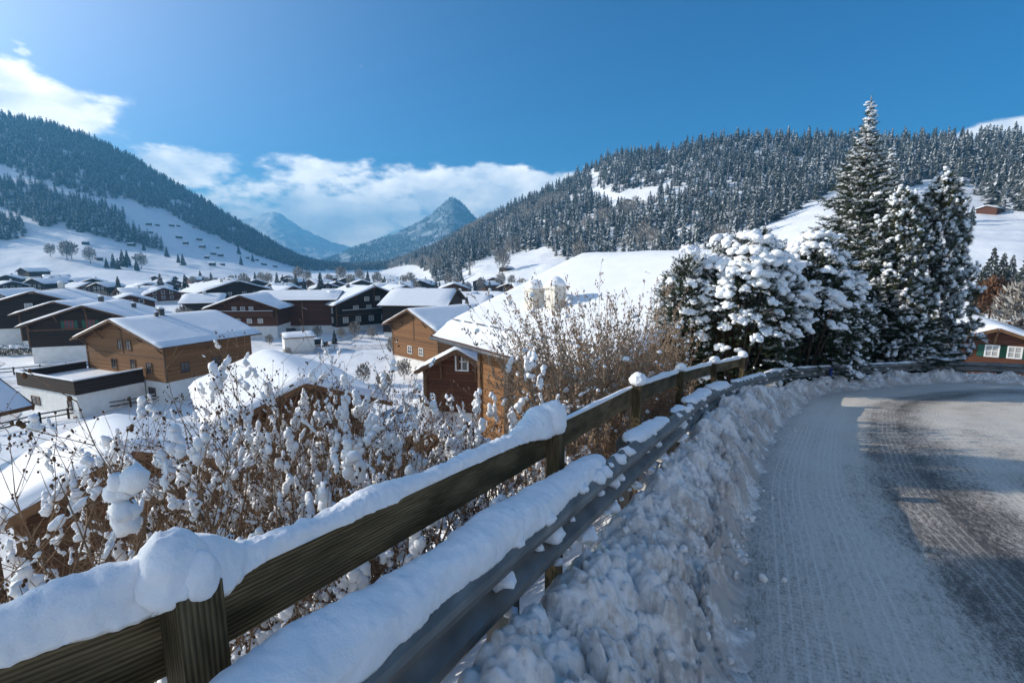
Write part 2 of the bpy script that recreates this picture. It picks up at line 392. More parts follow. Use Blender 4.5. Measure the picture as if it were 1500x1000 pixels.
def road_mat():
    m, nt, p, new, ln = nodes('packed_snow_road')
    uv = new('ShaderNodeUVMap'); uv.uv_map = 'st'; sp = new('ShaderNodeSeparateXYZ'); ln(uv.outputs[0], sp.inputs[0])   # X along, Y across (m from the outer edge)
    def math_(op, a, b=None, c=None):
        n = new('ShaderNodeMath'); n.operation = op
        for i, x in enumerate((a, b, c)):
            if x is None: continue
            if isinstance(x, (int, float)): n.inputs[i].default_value = x
            else: ln(x, n.inputs[i])
        return n.outputs[0]
    def noise_(scale, stretch, detail=6, rough=.6):
        mp = new('ShaderNodeMapping'); mp.inputs['Scale'].default_value = stretch; ln(uv.outputs[0], mp.inputs[0])
        n = new('ShaderNodeTexNoise'); n.inputs['Scale'].default_value = scale; n.inputs['Detail'].default_value = detail; n.inputs['Roughness'].default_value = rough; ln(mp.outputs[0], n.inputs[0]); return n.outputs[0]
    wob = noise_(.3, (1, .3, 1), 0)
    t = math_('ADD', sp.outputs['Y'], math_('MULTIPLY_ADD', wob, .24, -.12))
    # how bare the surface is across the road
    cv = new('ShaderNodeValToRGB'); e = cv.color_ramp.elements
    prof = [(0, .30), (.08, .24), (.14, .12), (.20, .10), (.27, .20), (.32, .56), (.42, .70), (.50, .48), (.58, .26), (.68, .32), (.80, .18), (1, .10)]
    while len(e) < len(prof): e.new(.5)
    for i, (q, v) in enumerate(prof): e[i].position = q; e[i].color = (v, v, v, 1)
    ln(math_('DIVIDE', t, 4.2), cv.inputs[0])
    coarse = noise_(1.1, (1, 2.2, 1), 7, .65); fine = noise_(11, (1, 2.5, 1), 8, .75); spk = noise_(70, (1, 1.2, 1), 4, .7)
    dist = new('ShaderNodeMapRange'); dist.inputs['From Min'].default_value = 5; dist.inputs['From Max'].default_value = 11; dist.inputs['To Min'].default_value = 0; dist.inputs['To Max'].default_value = -.16; ln(sp.outputs['X'], dist.inputs['Value'])
    bare = math_('ADD', math_('ADD', cv.outputs[0], dist.outputs[0]), math_('ADD', math_('MULTIPLY_ADD', coarse, .85, -.425), math_('ADD', math_('MULTIPLY_ADD', fine, 1.7, -.85), math_('MULTIPLY_ADD', spk, 1.1, -.55))))
    col = ramp(new, [(.05, (.62, .585, .53)), (.30, (.46, .43, .385)), (.48, (.27, .25, .225)), (.68, (.10, .09, .08)), (.9, (.05, .046, .043))]); ln(bare, col.inputs[0])
    brown = ramp(new, [(.45, (1, 1, 1)), (.75, (.94, .89, .83))]); ln(noise_(.6, (1, 1, 1), 5), brown.inputs[0])
    mx = new('ShaderNodeMix'); mx.data_type = 'RGBA'; mx.blend_type = 'MULTIPLY'; mx.inputs['Factor'].default_value = 1; ln(col.outputs[0], mx.inputs['A']); ln(brown.outputs[0], mx.inputs['B'])
    # tyre tracks: thin pale ribs in bands that follow the road, with a tread pattern across them
    ribs = math_('SINE', math_('MULTIPLY', t, 2 * math.pi / .062)); ribs = math_('POWER', math_('MULTIPLY_ADD', ribs, .5, .5), 8)
    tread = math_('MULTIPLY_ADD', math_('SINE', math_('ADD', math_('MULTIPLY', sp.outputs['X'], 2 * math.pi / .045), math_('MULTIPLY', ribs, 2.))), .5, .5)
    band = new('ShaderNodeValToRGB'); e = band.color_ramp.elements; prof = [(0, 0), (.045, 0), (.06, .9), (.13, .9), (.145, .15), (.165, .8), (.22, .8), (.235, 0), (.33, .05), (.345, .5), (.40, .5), (.415, 0), (.53, 0), (.545, .5), (.61, .5), (.63, 0)]
    while len(e) < len(prof): e.new(.5)
    for i, (q, v) in enumerate(prof): e[i].position = q; e[i].color = (v, v, v, 1)
    ln(math_('DIVIDE', t, 4.2), band.inputs[0])
    keep = math_('MULTIPLY', band.outputs[0], math_('MULTIPLY_ADD', coarse, 1.4, -.2))
    tr = math_('MULTIPLY', keep, math_('MULTIPLY_ADD', tread, .45, math_('MULTIPLY', ribs, .75)))
    trc = math_('MINIMUM', math_('MAXIMUM', math_('MULTIPLY', tr, 1.1), 0), .7)
    m2 = new('ShaderNodeMix'); m2.data_type = 'RGBA'; ln(trc, m2.inputs['Factor']); ln(mx.outputs['Result'], m2.inputs['A']); m2.inputs['B'].default_value = (.80, .76, .70, 1)
    ln(m2.outputs['Result'], p.inputs['Base Color'])
    rr = new('ShaderNodeMapRange'); rr.inputs['From Min'].default_value = .3; rr.inputs['From Max'].default_value = .8; rr.inputs['To Min'].default_value = .62; rr.inputs['To Max'].default_value = .42; ln(bare, rr.inputs['Value']); ln(rr.outputs[0], p.inputs['Roughness'])
    p.inputs['Specular IOR Level'].default_value = .3
    hgt = math_('ADD', math_('MULTIPLY', bare, -.9), math_('ADD', math_('MULTIPLY', tr, .35), math_('MULTIPLY', spk, .4)))
    b = new('ShaderNodeBump'); b.inputs['Strength'].default_value = .7; b.inputs['Distance'].default_value = .012; ln(hgt, b.inputs['Height']); ln(b.outputs[0], p.inputs['Normal'])
    return m
M['road'] = road_mat()
# ---------------------------------------------------------------- camera, sun, sky
cam = bpy.data.objects.new('camera', bpy.data.cameras.new('camera')); COL.objects.link(cam)
cam.data.sensor_width = 36; cam.data.lens = FOC / 1500 * 36; cam.data.clip_start = .05; cam.data.clip_end = 30000
cam.location = (0, 0, EYEZ); cam.rotation_euler = (R(90) - TILT, 0, 0); scene.camera = cam
sv = Vector((math.sin(SUN_AZ) * math.cos(SUN_EL), math.cos(SUN_AZ) * math.cos(SUN_EL), math.sin(SUN_EL)))
sd = bpy.data.lights.new('sun', 'SUN'); sd.energy = 5.0; sd.angle = R(.5); sd.color = (1, .90, .78)
sun = bpy.data.objects.new('sun', sd); COL.objects.link(sun); sun.rotation_euler = (-sv).to_track_quat('-Z', 'Y').to_euler()
sun.location = sv * 50

w = bpy.data.worlds.new('World'); scene.world = w; w.use_nodes = True
nt = w.node_tree; new = nt.nodes.new; ln = nt.links.new
bg = nt.nodes['Background']
def wm(op, a, b=None, c=None):
    n = new('ShaderNodeMath'); n.operation = op
    for i, x in enumerate((a, b, c)):
        if x is None: continue
        if isinstance(x, (int, float)): n.inputs[i].default_value = x
        else: ln(x, n.inputs[i])
    return n.outputs[0]
sky = new('ShaderNodeTexSky'); sky.sky_type = 'NISHITA'; sky.sun_disc = False; sky.sun_elevation = SUN_EL; sky.sun_rotation = SUN_AZ
sky.altitude = 1100; sky.air_density = 1.0; sky.dust_density = 2.2; sky.ozone_density = 2.2
hs = new('ShaderNodeHueSaturation'); hs.inputs['Saturation'].default_value = 2.0; hs.inputs['Value'].default_value = 1.4; ln(sky.outputs[0], hs.inputs['Color'])
# deeper blue away from the sun, pale aureole round it
deep = new('ShaderNodeVectorMath'); deep.operation = 'MULTIPLY'; deep.inputs[1].default_value = (.22, .68, .80); ln(hs.outputs[0], deep.inputs[0])
tcs = new('ShaderNodeTexCoord'); dt = new('ShaderNodeVectorMath'); dt.operation = 'DOT_PRODUCT'; dt.inputs[1].default_value = tuple(sv); ln(tcs.outputs['Generated'], dt.inputs[0])
glow = wm('MINIMUM', wm('MULTIPLY', wm('EXPONENT', wm('MULTIPLY', wm('ARCCOSINE', dt.outputs['Value']), -4.5)), 95.), 7.)
gl = new('ShaderNodeVectorMath'); gl.operation = 'SCALE'; gl.inputs[0].default_value = (.88, .88, .80); ln(glow, gl.inputs['Scale'])
aur = new('ShaderNodeVectorMath'); aur.operation = 'ADD'; ln(deep.outputs[0], aur.inputs[0]); ln(gl.outputs[0], aur.inputs[1])
# clouds, laid out in azimuth / elevation round the whole horizon
tc = new('ShaderNodeTexCoord'); sp = new('ShaderNodeSeparateXYZ'); ln(tc.outputs['Generated'], sp.inputs[0])
azi = wm('ARCTAN2', sp.outputs['X'], sp.outputs['Y']); ele = wm('ARCSINE', sp.outputs['Z'])
cmb = new('ShaderNodeCombineXYZ'); ln(azi, cmb.inputs[0]); ln(wm('MULTIPLY', ele, 1.9), cmb.inputs[1])
def wnoise(scale, detail, off=(0, 0, 0), rough=.55):
    mp = new('ShaderNodeMapping'); mp.inputs['Location'].default_value = off; ln(cmb.outputs[0], mp.inputs[0])
    n = new('ShaderNodeTexNoise'); n.inputs['Scale'].default_value = scale; n.inputs['Detail'].default_value = detail; n.inputs['Roughness'].default_value = rough; ln(mp.outputs[0], n.inputs[0]); return n.outputs[0]
nA = wnoise(5.5, 9); nB = wnoise(5.5, 4, (.035, -.02, 0)); nW = wnoise(13, 6, (3, 1, 0))
def azel(px, py):
    d = at(px, py, 1) - Vector((0, 0, EYEZ)); return math.atan2(d.x, d.y), math.atan2(d.z, math.hypot(d.x, d.y))
mask = None
for (x0, y0, x1, y1, wt, soft) in [(520, 255, 920, 320, .52, 1), (430, 225, 560, 262, .30, 1), (330, 290, 560, 370, .50, 1), (420, 250, 500, 262, .24, 1), (-250, 105, 185, 185, .56, 1), (160, 215, 330, 265, .36, 1), (425, 280, 500, 292, .2, 1),
                                   (1395, 158, 1850, 205, .62, 1), (260, 155, 285, 165, .16, 1), (208, 152, 220, 160, .16, 1), (80, 70, 110, 95, .16, 1), (10, 60, 60, 85, .16, 1), (690, 300, 800, 330, .4, 1), (330, 255, 390, 275, .2, 1)]:
    a0, e0 = azel((x0 + x1) / 2, (y0 + y1) / 2); aw = abs(azel(x1, (y0 + y1) / 2)[0] - azel(x0, (y0 + y1) / 2)[0]) / 2 * 1.15; ew = abs(azel((x0 + x1) / 2, y1)[1] - azel((x0 + x1) / 2, y0)[1]) / 2 * 1.35
    q = wm('ADD', wm('POWER', wm('ABSOLUTE', wm('DIVIDE', wm('SUBTRACT', azi, a0), aw)), 2.4), wm('POWER', wm('ABSOLUTE', wm('DIVIDE', wm('SUBTRACT', ele, e0), ew)), 2.4))
    g = wm('MULTIPLY', wm('EXPONENT', wm('MULTIPLY', q, -.7)), wt)
    mask = g if mask is None else wm('MAXIMUM', mask, g)
for a0, e0, aw, ew, wt in ((R(130), R(26), R(24), R(11), .62), (R(-150), R(24), R(18), R(9), .62)):      # unseen cloud banks added behind the camera as white fill light
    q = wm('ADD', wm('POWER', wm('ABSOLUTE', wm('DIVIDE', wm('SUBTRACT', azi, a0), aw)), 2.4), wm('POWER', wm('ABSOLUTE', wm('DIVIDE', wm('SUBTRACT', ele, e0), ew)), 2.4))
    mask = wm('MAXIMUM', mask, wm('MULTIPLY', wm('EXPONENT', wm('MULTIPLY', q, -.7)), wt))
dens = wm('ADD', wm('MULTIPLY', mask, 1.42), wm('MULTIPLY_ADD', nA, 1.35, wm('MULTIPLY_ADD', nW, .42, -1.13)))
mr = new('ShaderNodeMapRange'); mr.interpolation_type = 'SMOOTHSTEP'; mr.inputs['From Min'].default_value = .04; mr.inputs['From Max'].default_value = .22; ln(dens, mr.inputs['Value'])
lit = new('ShaderNodeMapRange'); lit.inputs['From Min'].default_value = -.10; lit.inputs['From Max'].default_value = .10; ln(wm('SUBTRACT', nA, nB), lit.inputs['Value'])
thick = new('ShaderNodeMapRange'); thick.inputs['From Min'].default_value = .15; thick.inputs['From Max'].default_value = .55; thick.inputs['To Min'].default_value = 1; thick.inputs['To Max'].default_value = .72; ln(dens, thick.inputs['Value'])
cc = new('ShaderNodeMix'); cc.data_type = 'RGBA'; cc.inputs['A'].default_value = (10, 11, 12.4, 1); cc.inputs['B'].default_value = (21, 20, 18.6, 1)
ln(wm('MULTIPLY', lit.outputs[0], thick.outputs[0]), cc.inputs['Factor'])
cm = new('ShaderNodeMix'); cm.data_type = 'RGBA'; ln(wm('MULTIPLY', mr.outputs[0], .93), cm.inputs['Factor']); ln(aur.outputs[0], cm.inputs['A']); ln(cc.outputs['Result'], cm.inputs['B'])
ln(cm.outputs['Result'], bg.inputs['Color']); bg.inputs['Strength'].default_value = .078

scene.render.engine = 'CYCLES'
scene.view_settings.view_transform = 'Standard'; scene.view_settings.look = 'None'; scene.view_settings.gamma = 1; scene.view_settings.exposure = .54
cy = scene.cycles; cy.use_denoising = True; cy.max_bounces = 6; cy.diffuse_bounces = 3; cy.glossy_bounces = 2; cy.transmission_bounces = 2; cy.volume_bounces = 0; cy.transparent_max_bounces = 4
cy.sample_clamp_indirect = 4; cy.use_adaptive_sampling = True; cy.adaptive_threshold = .015
# ---------------------------------------------------------------- road line and terrain
FENCE = np.array([at(265, 865, 1.05)[:2], at(805, 625, 3.1)[:2], at(928, 566, 5.1)[:2], at(993, 545, 7.3)[:2], at(1043, 533, 9.2)[:2], at(1085, 524, 11.0)[:2]])
GUARD = [(-3.5, -6.25), (-2.36, -3.45), (-1.40, -1.20)]
for i in range(6):
    a = FENCE[max(i - 1, 0)]; b = FENCE[min(i + 1, 5)]; t = (b - a) / np.linalg.norm(b - a)
    GUARD.append(tuple(FENCE[i] + (.31, .35, .41, .43, .43, .43)[i] * np.array([t[1], -t[0]])))
GUARD += [tuple(at(1145, 541, 12.5)[:2]), tuple(at(1200, 538, 13.8)[:2]), tuple(at(1300, 540, 15.1)[:2]), tuple(at(1400, 546, 15.5)[:2]), (16.6, 14.3), (18.4, 12.2), (19.3, 9.4)]
GP, GS = polyline(GUARD, .1)
S0 = GS[np.argmin(np.linalg.norm(GP - np.array([-.34, .87]), axis=1))]      # arc length beside the first post

def road_z(x, y):
    y = np.asarray(y, float)
    return -.14 * y + .0012 * np.clip(y - 9, 0, 99) ** 2 * 6 * .5

def signed_u(P, step=3):
    """distance to the guardrail line, positive on the valley side; nearest point; arc length"""
    P = np.asarray(P, float); A = GP[::step]; best = np.full(len(P), 1e18); u = np.zeros(len(P)); N = np.zeros((len(P), 2)); S = np.zeros(len(P)); ss = GS[::step]
    for i in range(len(A) - 1):
        a, b = A[i], A[i + 1]; d = b - a; L2 = d @ d
        t = np.clip(((P - a) @ d) / L2, 0, 1)
        if i == 0: t = np.clip(((P - a) @ d) / L2, -900, 1)
        if i == len(A) - 2: t = np.clip(((P - a) @ d) / L2, 0, 900)
        q = a + t[:, None] * d; r = P - q; dd = (r ** 2).sum(1); m = dd < best
        best = np.where(m, dd, best); sg = np.sign(d[0] * r[:, 1] - d[1] * r[:, 0]); u = np.where(m, sg * np.sqrt(dd), u)
        N = np.where(m[:, None], q, N); S = np.where(m, ss[i] + t * math.sqrt(L2), S)
    return u, N, S

def base_z(x, y):
    return -13.5 + 6.5 * sstep(5, 32, x - .10 * y) * sstep(160, 60, y)

def terrain_z(x, y):
    x = np.atleast_1d(np.asarray(x, float)); y = np.atleast_1d(np.asarray(y, float)); P = np.stack([x, y], 1)
    u, N, S = signed_u(P)
    u = u + np.maximum(0, -y) * 0
    rz = road_z(N[:, 0], N[:, 1]); rz = np.clip(rz, -4, 2.5)
    uu = np.maximum(u, 0)
    drop = rz - .10 - .62 * uu + .18 * np.exp(-(uu / .8) ** 2)
    B = base_z(x, y)
    out = np.logaddexp(drop / 1.2, B / 1.2) * 1.2
    P3 = np.stack([x, y, 0 * x], 1)
    out = out + fbm(P3 * .9, 4, 3) * .10 * sstep(.2, 2, u) + fbm(P3 * .06, 3, 5) * .5 * sstep(8, 30, u)
    w_ = -u
    ins = rz * 0 + road_z(x, y).clip(-4, 2.5) - .06 + .34 * np.clip(w_ - 8.0, 0, 40) + .45 * sstep(7.3, 8.2, w_) + fbm(P3 * 1.4, 4, 9) * .16 * sstep(7.2, 8.0, w_)
    return np.where(u > -.0, out, ins)
def tz(x, y): return float(terrain_z(x, y)[0])

# one snow sheet round the camera out to the horizon
rr = np.concatenate([np.geomspace(.25, 60, 250), np.geomspace(61.5, 600, 120), np.geomspace(630, 11000, 26)])
az = np.unique(np.concatenate([np.linspace(-math.pi, -1.15, 60), np.linspace(-1.15, 1.15, 420), np.linspace(1.15, math.pi, 60)[:-1]]))
na, nr = len(az), len(rr)
X = np.sin(az)[:, None] * rr[None]; Y = np.cos(az)[:, None] * rr[None]
Z = terrain_z(X.ravel(), Y.ravel())
Z = Z + np.where(rr[None] > 1500, -20., 0.).repeat(na, 0).ravel() * 0
V = np.stack([X.ravel(), Y.ravel(), Z], 1); V = np.vstack([V, [[0, 0, tz(.01, .01)]]])
ia = np.arange(na); ja = (ia + 1) % na
q = []
for j in range(nr - 1):
    q.append(np.stack([ia * nr + j, ia * nr + j + 1, ja * nr + j + 1, ja * nr + j], 1))
tri = np.stack([np.full(na, na * nr), ia * nr, ja * nr], 1)
mesh_np('ground', V, [np.concatenate(q)[:, ::-1], tri[:, ::-1]], M['snow_valley'] if 'snow_valley' in M else M['snow_far'], smooth=True)['kind'] = 'structure'

# the road: one sheet following the outer edge
OFF = .78
def road_grid(s0, s1, ds, t0, t1, dt):
    s = np.arange(s0, s1, ds); c = np.stack([np.interp(s, GS, GP[:, k]) for k in (0, 1)], 1)
    tg = np.gradient(np.stack([np.convolve(np.pad(c[:, k], 8, mode='edge'), np.ones(17) / 17, 'valid') for k in (0, 1)], 1), axis=0); tg /= np.linalg.norm(tg, axis=1)[:, None]
    nrm = np.stack([tg[:, 1], -tg[:, 0]], 1); t = np.arange(t0, t1, dt)
    P = c[:, None] + nrm[:, None] * t[None, :, None]
    return s, t, P
def grid_faces(n, m):
    i, j = np.meshgrid(np.arange(n - 1), np.arange(m - 1), indexing='ij'); a = i * m + j
    return np.stack([a, a + 1, a + m + 1, a + m], -1).reshape(-1, 4)
s, t, P = road_grid(2, GS[-1] - .5, .12, OFF - .25, OFF + 7.0, .12)
z = road_z(P[..., 0], P[..., 1])
P3 = np.stack([P[..., 0], P[..., 1], 0 * z], -1)
z = z + fbm(P3 * 2.5, 4, 21) * .012 + fbm(P3 * .5, 2, 22) * .02
st = np.stack([np.broadcast_to(s[:, None] - S0, z.shape), np.broadcast_to(t[None] - OFF, z.shape)], -1)
mesh_np('road', np.stack([P[..., 0], P[..., 1], z], -1).reshape(-1, 3), [grid_faces(len(s), len(t))[:, ::-1]], M['road'], smooth=True, vuv=st.reshape(-1, 2))['kind'] = 'structure'

# the bank the plough left between guardrail and road
def bank(name, s0, s1, ds, dt):
    s, t, P = road_grid(s0, s1, ds, -.12, 1.12, dt)
    rz = road_z(P[..., 0], P[..., 1]); k = t[None] / OFF
    sr = s[:, None] - S0
    h = .50 * sstep(1.12, .25, k) ** .8 * sstep(-.16, .16, t[None] + .0 * sr)
    far = sstep(9.5, 13.5, sr); h = h * (1 - .55 * far)
    edge = fbm(np.stack([sr + 0 * k, 0 * k + 0 * sr, 0 * k + 0 * sr], -1) * 1.3, 3, 31)
    h = h * (1 + .30 * edge)
    P3 = np.stack([P[..., 0], P[..., 1], h * .9], -1)
    w1, _ = worley(P3 * 8 + fbm(P3 * 3, 2, 4)[..., None] * .5, 1); w2, b2 = worley(P3 * 17, 2); w3, _ = worley(P3 * 38, 3)
    w0, b0 = worley(P3 * 3.4 + fbm(P3 * 2, 2, 6)[..., None] * .4, 11)
    lum = np.clip(np.sqrt(np.clip(1 - w0 ** 2, 0, 1)) - .55, 0, 1) * .30 * (b0 > .55) + (np.sqrt(np.clip(1 - w1 ** 2, 0, 1)) - .6) * .12 + (np.sqrt(np.clip(1 - w2 ** 2, 0, 1)) - .6) * .13 * (.3 + b2) + (np.sqrt(np.clip(1 - w3 ** 2, 0, 1)) - .6) * .026
    amp = sstep(1.42, .9, k) * (.55 + .45 * sstep(-.1, .5, k))
    z = rz + h + lum * amp * (.35 + .65 * sstep(.0, .12, h)) + fbm(P3 * 2.2, 3, 8) * .07 * sstep(.02, .2, h) - .10 * sstep(1.18, 1.42, k) - .02
    dx = fbm(P3 * 9, 2, 41) * .02; dy = fbm(P3 * 9, 2, 42) * .02
    st = np.stack([np.broadcast_to(sr, z.shape), np.broadcast_to(k, z.shape)], -1)
    o = mesh_np(name, np.stack([P[..., 0] + dx, P[..., 1] + dy, z], -1).reshape(-1, 3), [grid_faces(len(s), len(t))[:, ::-1]], M['bank'], smooth=True, vuv=st.reshape(-1, 2)); o['kind'] = 'structure'
    return o
bank('snow_bank', S0 - 1.6, S0 + 5.5, .011, .011)
bank('snow_bank', S0 + 5.45, GS[-1] - 1, .03, .02)
# loose lumps of ploughed snow
cl = Cloud(); temps = [lump(i, 2, .75, 1.9) for i in range(6)]
n = 1300; ss_ = S0 - 1 + 14.5 * rng.random(n) ** 1.3; tt_ = OFF * (.15 + .95 * rng.random(n) ** .8)
tt_ = np.where(rng.random(n) < .08, OFF + .35 * rng.random(n) ** 2, tt_)
cx_ = np.stack([np.interp(ss_, GS, GP[:, k]) for k in (0, 1)], 1); c2_ = np.stack([np.interp(ss_ + .1, GS, GP[:, k]) for k in (0, 1)], 1); tg_ = c2_ - cx_; tg_ /= np.linalg.norm(tg_, axis=1)[:, None]
pp = cx_ + np.stack([tg_[:, 1], -tg_[:, 0]], 1) * tt_[:, None]
kk = tt_ / OFF; hh = .50 * sstep(1.12, .25, kk) ** .8 * (1 - .55 * sstep(9.5, 13.5, ss_ - S0))
sz = .005 + .026 * rng.random(n) ** 4.0
pz = road_z(pp[:, 0], pp[:, 1]) + hh + .0 + sz * .4
for k in range(6):
    m = np.arange(n) % 6 == k
    cl.inst(*temps[k], affine(np.stack([pp[m, 0], pp[m, 1], pz[m]], 1), sz[m], rng.random(m.sum()) * 6.28, rng.random(m.sum()) * 3))
o = cl.build('snow_rubble', M['bank'], smooth=True); o['kind'] = 'stuff'
# trodden lanes of the village: packed snow, a little below white
M['lane'] = mat('trodden_snow_lane', (.50, .50, .51), (.80, .80, .80), rough=.7, scale=.8, stretch=(1, 1, 1), detail=8, lo=.4, hi=.6, bump=.5, bscale=5, bdist=.08)
def lane(name, pts, wd, seed):
    c, s = polyline(pts, 1.0); tg = np.gradient(c, axis=0); tg /= np.linalg.norm(tg, axis=1)[:, None]; nr_ = np.stack([tg[:, 1], -tg[:, 0]], 1); t = np.linspace(-1, 1, 9)
    ww_ = wd * (.5 + .12 * fbm(np.stack([s * .3, 0 * s, 0 * s + seed], 1), 3, seed)); P = c[:, None] + nr_[:, None] * (t[None] * ww_[:, None])[..., None]
    z = terrain_z(P[..., 0].ravel(), P[..., 1].ravel()).reshape(P.shape[:2]) + .06
    mesh_np(name, np.dstack([P, z]).reshape(-1, 3), [grid_faces(len(c), 9)[:, ::-1]], M['lane'], smooth=True)['kind'] = 'structure'
lane('village_lane', [(-75, 60), (-58, 63), (-45, 72), (-36, 86), (-34, 100), (-40, 122), (-44, 150), (-30, 190)], 5, 1)
lane('village_lane', [(-36, 84), (-26, 90), (-14, 92), (0, 84), (12, 70)], 5, 2)
lane('village_lane', [(-52, 30), (-50, 42), (-56, 52), (-60, 62)], 4, 3)
lane('village_lane', [(-78, 66), (-82, 74), (-100, 82)], 4, 4)
# ---------------------------------------------------------------- mountains
def hill(name, cols, mat_, nu, nv, amp, back=1.5, seed=1, rough=1.0):
    """cols: {pixel column: [(distance, pixel row) ... ridge last]}: a slope with its own distances, falling away behind the ridge"""
    xs = sorted(cols); K = 12
    rows = []
    for px in xs:
        pts = [at(px, y, d) for d, y in cols[px]]
        rows.append(np.array([[p.y, p.z] for p in pts]))
    u = np.linspace(xs[0], xs[-1], nu); v = np.linspace(0, 1, nv)
    G = np.array(rows)                                              # (cols, 4, 2)
    # smooth interpolation across columns
    Gi = np.zeros((nu, G.shape[1], 2))
    for j in range(G.shape[1]):
        for k in range(2):
            y_ = G[:, j, k]; t = np.interp(u, xs, y_)
            kern = max(3, nu // 60) | 1; tp = np.pad(t, kern // 2, mode='edge'); Gi[:, j, k] = np.convolve(tp, np.ones(kern) / kern, 'valid')
    vj = np.linspace(0, .78, G.shape[1])
    D = np.zeros((nu, nv)); Zz = np.zeros((nu, nv))
    for i in range(nu):
        D[i] = np.interp(v, np.r_[vj, 1.0], np.r_[Gi[i, :, 0], Gi[i, -1, 0] * back]); Zz[i] = np.interp(v, np.r_[vj, 1.0], np.r_[Gi[i, :, 1], Gi[i, -1, 1] * .35])
    Xx = (u[:, None] - 750) / FOC * D * 1.0
    # the pixel column bends a little with height: use the true ray
    cy_ = np.zeros_like(D)
    f = D * math.cos(TILT) - (Zz - EYEZ) * math.sin(TILT); Xx = (u[:, None] - 750) / FOC * f
    P3 = np.stack([Xx, D, Zz], -1)
    wv = sstep(0, .12, v)[None]
    Zz = Zz + fbm(P3 / (amp * 14), 5, seed) * amp * wv + fbm(P3 / (amp * 3.2), 4, seed + 5) * amp * .22 * wv * rough
    Zz[:, 0] -= 14
    P3 = np.stack([Xx, D, Zz], -1)
    o = mesh_np(name, P3.reshape(-1, 3), [grid_faces(nu, nv)[:, ::-1]], mat_, smooth=True); o['kind'] = 'structure'
    return P3, v

RIGHT = {380: [(1150, 399), (1300, 396), (1450, 394), (1700, 393)], 480: [(1000, 402), (1150, 398), (1300, 396), (1500, 394)], 560: [(600, 412), (800, 404), (1000, 398), (1300, 390)], 640: [(430, 415), (520, 397), (700, 378), (1000, 362)],
         700: [(330, 424), (420, 390), (600, 368), (900, 328)], 800: [(260, 430), (350, 386), (520, 343), (800, 281)], 900: [(240, 432), (320, 386), (480, 320), (720, 230)],
         1000: [(200, 430), (300, 372), (430, 302), (650, 218)], 1100: [(150, 440), (260, 362), (400, 292), (620, 206)], 1200: [(110, 450), (220, 347), (380, 277), (600, 206)],
         1300: [(80, 470), (190, 337), (340, 270), (560, 210)], 1400: [(65, 480), (170, 337), (310, 273), (520, 211)], 1500: [(60, 480), (160, 337), (300, 273), (500, 203)], 1750: [(60, 480), (160, 330), (290, 265), (480, 185)], 2200: [(50, 480), (140, 320), (260, 240), (420, 150)]}
LEFT = {-700: [(330, 430), (430, 340), (560, 230), (800, 110)], -350: [(380, 430), (540, 345), (700, 270), (1000, 120)], -100: [(430, 425), (600, 350), (780, 285), (1150, 150)], 0: [(450, 420), (620, 358), (800, 295), (1200, 170)], 60: [(450, 420), (630, 358), (810, 300), (1215, 180)], 130: [(460, 418), (640, 362), (840, 308), (1240, 200)],
        200: [(470, 416), (700, 368), (900, 318), (1280, 238)], 270: [(500, 414), (750, 374), (980, 332), (1320, 278)], 300: [(510, 412), (800, 377), (1050, 346), (1350, 296)], 340: [(560, 410), (880, 381), (1120, 358), (1400, 322)], 400: [(680, 405), (1000, 389), (1250, 375), (1480, 358)],
        440: [(800, 402), (1200, 393), (1400, 385), (1600, 379)], 470: [(1100, 398), (1300, 394), (1500, 391), (1700, 388)], 520: [(1300, 397), (1450, 395), (1600, 394), (1800, 393)]}
RIGHT = {k: [(d * 1.0, y) for d, y in v] for k, v in RIGHT.items()}
PR, vR = hill('right_hillside', RIGHT, M['snow_far'], 420, 160, 5.0, 1.5, 3)
PL, vL = hill('left_hillside', LEFT, M['snow_far'], 360, 150, 7.0, 1.4, 13)
peak = {}
for px, y in [(380, 392), (440, 389), (480, 380), (520, 362), (560, 349), (600, 333), (622, 321), (636, 310), (648, 299), (656, 292), (663, 288), (670, 292), (678, 298), (690, 312), (705, 326), (730, 345), (780, 360), (860, 372), (960, 385)]:
    peak[px] = [(2000, 395), (2300, 395 - (395 - y) * .30), (2650, 395 - (395 - y) * .62), (3000, y)]
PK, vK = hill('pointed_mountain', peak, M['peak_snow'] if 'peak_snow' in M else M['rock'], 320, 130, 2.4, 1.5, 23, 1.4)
rng_far = {}
for px, y in [(180, 385), (250, 362), (300, 345), (330, 332), (350, 322), (370, 318), (385, 312), (400, 309), (412, 313), (425, 322), (445, 336), (462, 343), (490, 356), (530, 366), (600, 376), (700, 388)]:
    rng_far[px] = [(4000, 396), (4500, 396 - (396 - y) * .35), (5100, 396 - (396 - y) * .65), (5600, y)]
PF, vF = hill('snowy_far_peaks', rng_far, M['rock'], 260, 120, 22.0, 1.4, 33, 5.0)

# ---------------------------------------------------------------- forests
def spruce_far(seed, tiers, m, droop=.05, snowp=.45, w=.15):
    r = np.random.default_rng(seed); V = []; Fq = []; A = []
    for k in range(tiers):
        z = .08 + .90 * (k / tiers); rad = w * (1 - z) ** .8 + .012; a0 = r.random() * 6.28
        for j in range(m):
            a = a0 + 2 * math.pi * (j + .5 * r.random()) / m; rj = rad * (.65 + .6 * r.random()); zt = z + .10 / (tiers / 7)
            zz = z - droop * (.4 + r.random()); hw = math.pi / m * 1.25
            c = len(V)
            V += [(0, 0, zt), (rj * .7 * math.cos(a - hw), rj * .7 * math.sin(a - hw), z + .01), (rj * math.cos(a), rj * math.sin(a), zz), (rj * .7 * math.cos(a + hw), rj * .7 * math.sin(a + hw), z + .01)]
            Fq.append((c, c + 1, c + 2, c + 3)); A.append(min(1, max(0, r.random() * .9)) if r.random() < snowp else .08 * r.random())
    return np.array(V), np.array(Fq), np.array(A)

